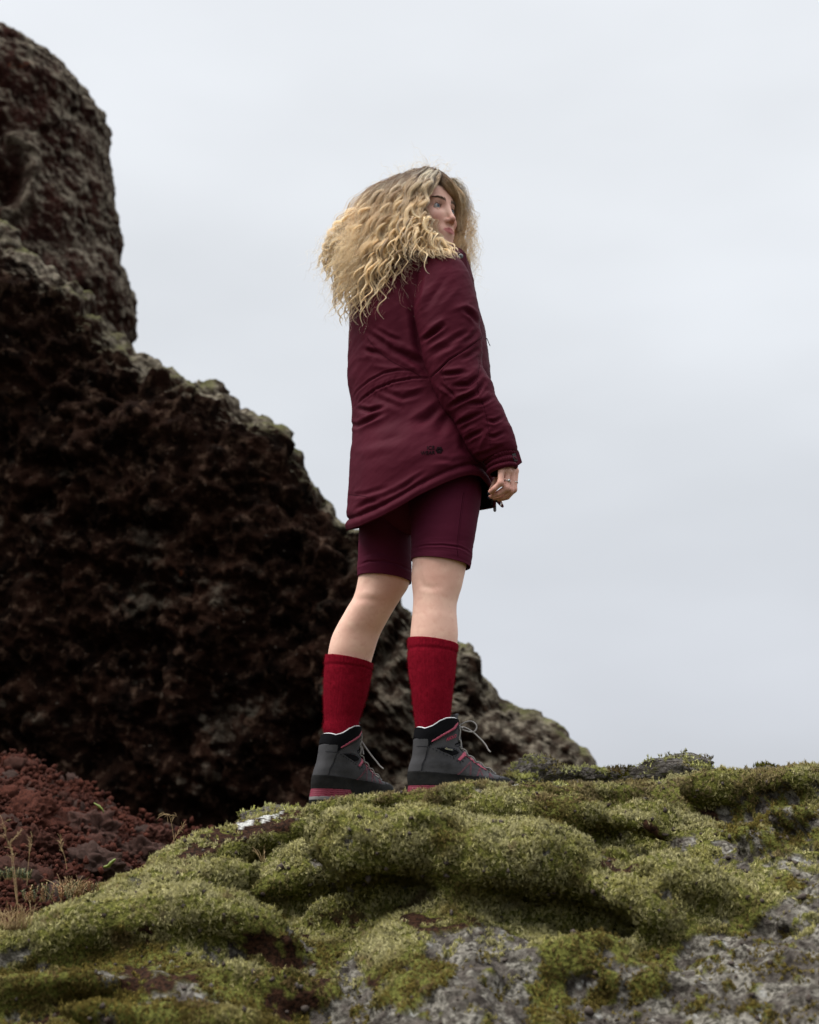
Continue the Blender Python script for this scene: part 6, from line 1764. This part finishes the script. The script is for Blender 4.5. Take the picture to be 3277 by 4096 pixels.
# above the forehead, from the parting to the far side
for i in range(40):
    q = hr.random()
    lock([(428 + 12 * q, 169.5 + 3.5 * q), (437 + 7 * q, 171.5 + 4.5 * q), (445 + 5.5 * q, 177 + 6.5 * q), (452.5 + 4 * q, 186 + 5 * q), (458.5 + 3 * hr.random(), 197), (461.3 + hr.normal(0, 1.1), 214), (461.5 + hr.normal(0, 1.4), 236)], [-.04, -.05, -.05, -.035, -.01, .01, .015], curl=.004, waves=5, spread=.0042, count=42, low=.35, high=0)
for i in range(34):                                                 # hugging the brow of the hair
    q = hr.random() ** 1.5 * 6.5 - 2.4
    lock([(433 + hr.normal(0, 2), 171), (439.5 + q * .4, 176.5 - q * .5), (446 + q * .8, 183.5 - q * .7), (452.0 + q * .8, 190.8 - q * .5), (456.4 + max(q, -.6) * .7, 200), (458.5 + max(q, -.6) * .6, 213), (459.0 + max(q, -.6) * .7 + hr.normal(0, .8), 232)], [-.05, -.065, -.07, -.055, -.025, .0, .01], curl=.0022, waves=5, spread=.0026, count=36, low=.4, high=0)
for i in range(26):                                                 # behind the far cheek
    q = hr.random()
    lock([(447 + 4 * q, 178 + 4 * q), (453 + 3 * q, 189), (454.5 + 5 * q, 200), (454.5 + 7 * q, 214), (453 + 9 * q, 230), (455 + 9 * q, 250)], [-.03, .0, .03, .045, .05, .04], curl=.004, waves=4.5, spread=.004, count=36, low=.45)
for i in range(8):                                                  # short hairs along the near hairline
    lock([(438 + hr.normal(0, 1), 171.5), (439.5, 175), (435, 182 + 2 * hr.random()), (430, 191 + 3 * hr.random()), (426, 200)], [-.05, -.075, -.10, -.12, -.13], curl=.002, waves=3, spread=.003, count=40, high=.2)
# far side, falling behind the face and down the front
for i in range(36):
    q = hr.random(); e = np.array([hr.uniform(458, 470), hr.uniform(250, 296)])
    lock([(450 + 8 * q, 180 + 10 * q), (459.5 + 3 * q + hr.normal(0, .6), 200), (461.3 + hr.normal(0, 1.4), 222), (459.5 + hr.normal(0, 2.4), 243), ((466 + e[0]) / 2, 252 + .45 * (e[1] - 252)), e], [-.02, .01, .02, .02, .015, .0], curl=hr.uniform(.005, .010), waves=hr.uniform(3.8, 5.2), spread=.0032, count=36, jit=.0006)
# flyaways
for i in range(380):
    u = .8 * hr.random(); w = hr.uniform(-.4, .5)
    if hr.random() < .84:
        R0 = np.array([f_(u, RX), f_(u, RY)]); E0 = np.array([f_(u, EX), f_(u, EY)]) + hr.normal(0, 14, 2); M0 = np.array([f_(u, MX), f_(u, MY)]) + hr.normal(0, 9, 2)
        P = [R0, R0 * .6 + M0 * .4 + [-6, -6], M0, (M0 + E0) / 2 + hr.normal(0, 5, 2), E0]; D = [f_(u, RD), -.08, f_(u, MD) - .01, -.12, f_(u, ED)]
    else:
        P = [(448 + hr.normal(0, 4), 178), (462 + hr.normal(0, 2), 192 + hr.normal(0, 4)), (468 + hr.normal(0, 4), 220), (471 + hr.normal(0, 5), 246), (473 + hr.normal(0, 7), 275 + hr.normal(0, 12))]; D = [-.03, .0, .01, .01, .0]
    lock(P, D, curl=hr.uniform(.003, .014), waves=hr.uniform(3, 8), spread=.004, count=3, rad=.00020, jit=.004)
for i in range(170):                                                # short frizz along the crown
    u = hr.random(); x = 372 + 92 * u; y = np.interp(x, [372, 388, 401, 415, 431, 445, 455, 464], [201, 183, 177, 172, 168, 175, 186, 200])
    d = hr.normal(0, 7, 2) + [2 * (u - .5), -3]
    lock([(x, y + 4), (x + d[0] * .5, y + d[1] * .5), (x + d[0], y + d[1]), (x + d[0] * 1.7 + hr.normal(0, 3), y + d[1] * 1.1 + hr.normal(0, 3))], [-.04, -.04, -.04, -.04], curl=.004, waves=9, spread=.002, count=2, rad=.00016, jit=.002, low=.4)
ST = np.concatenate(ALL, 0)
hair_obj('hair', ST, np.concatenate(RAD, 0), dict(lowlight_shade=np.concatenate(LOWL_SHADE), highlight=np.concatenate(HIGH)), M_HAIR, person, NPT)
print('hair strands', len(ST))
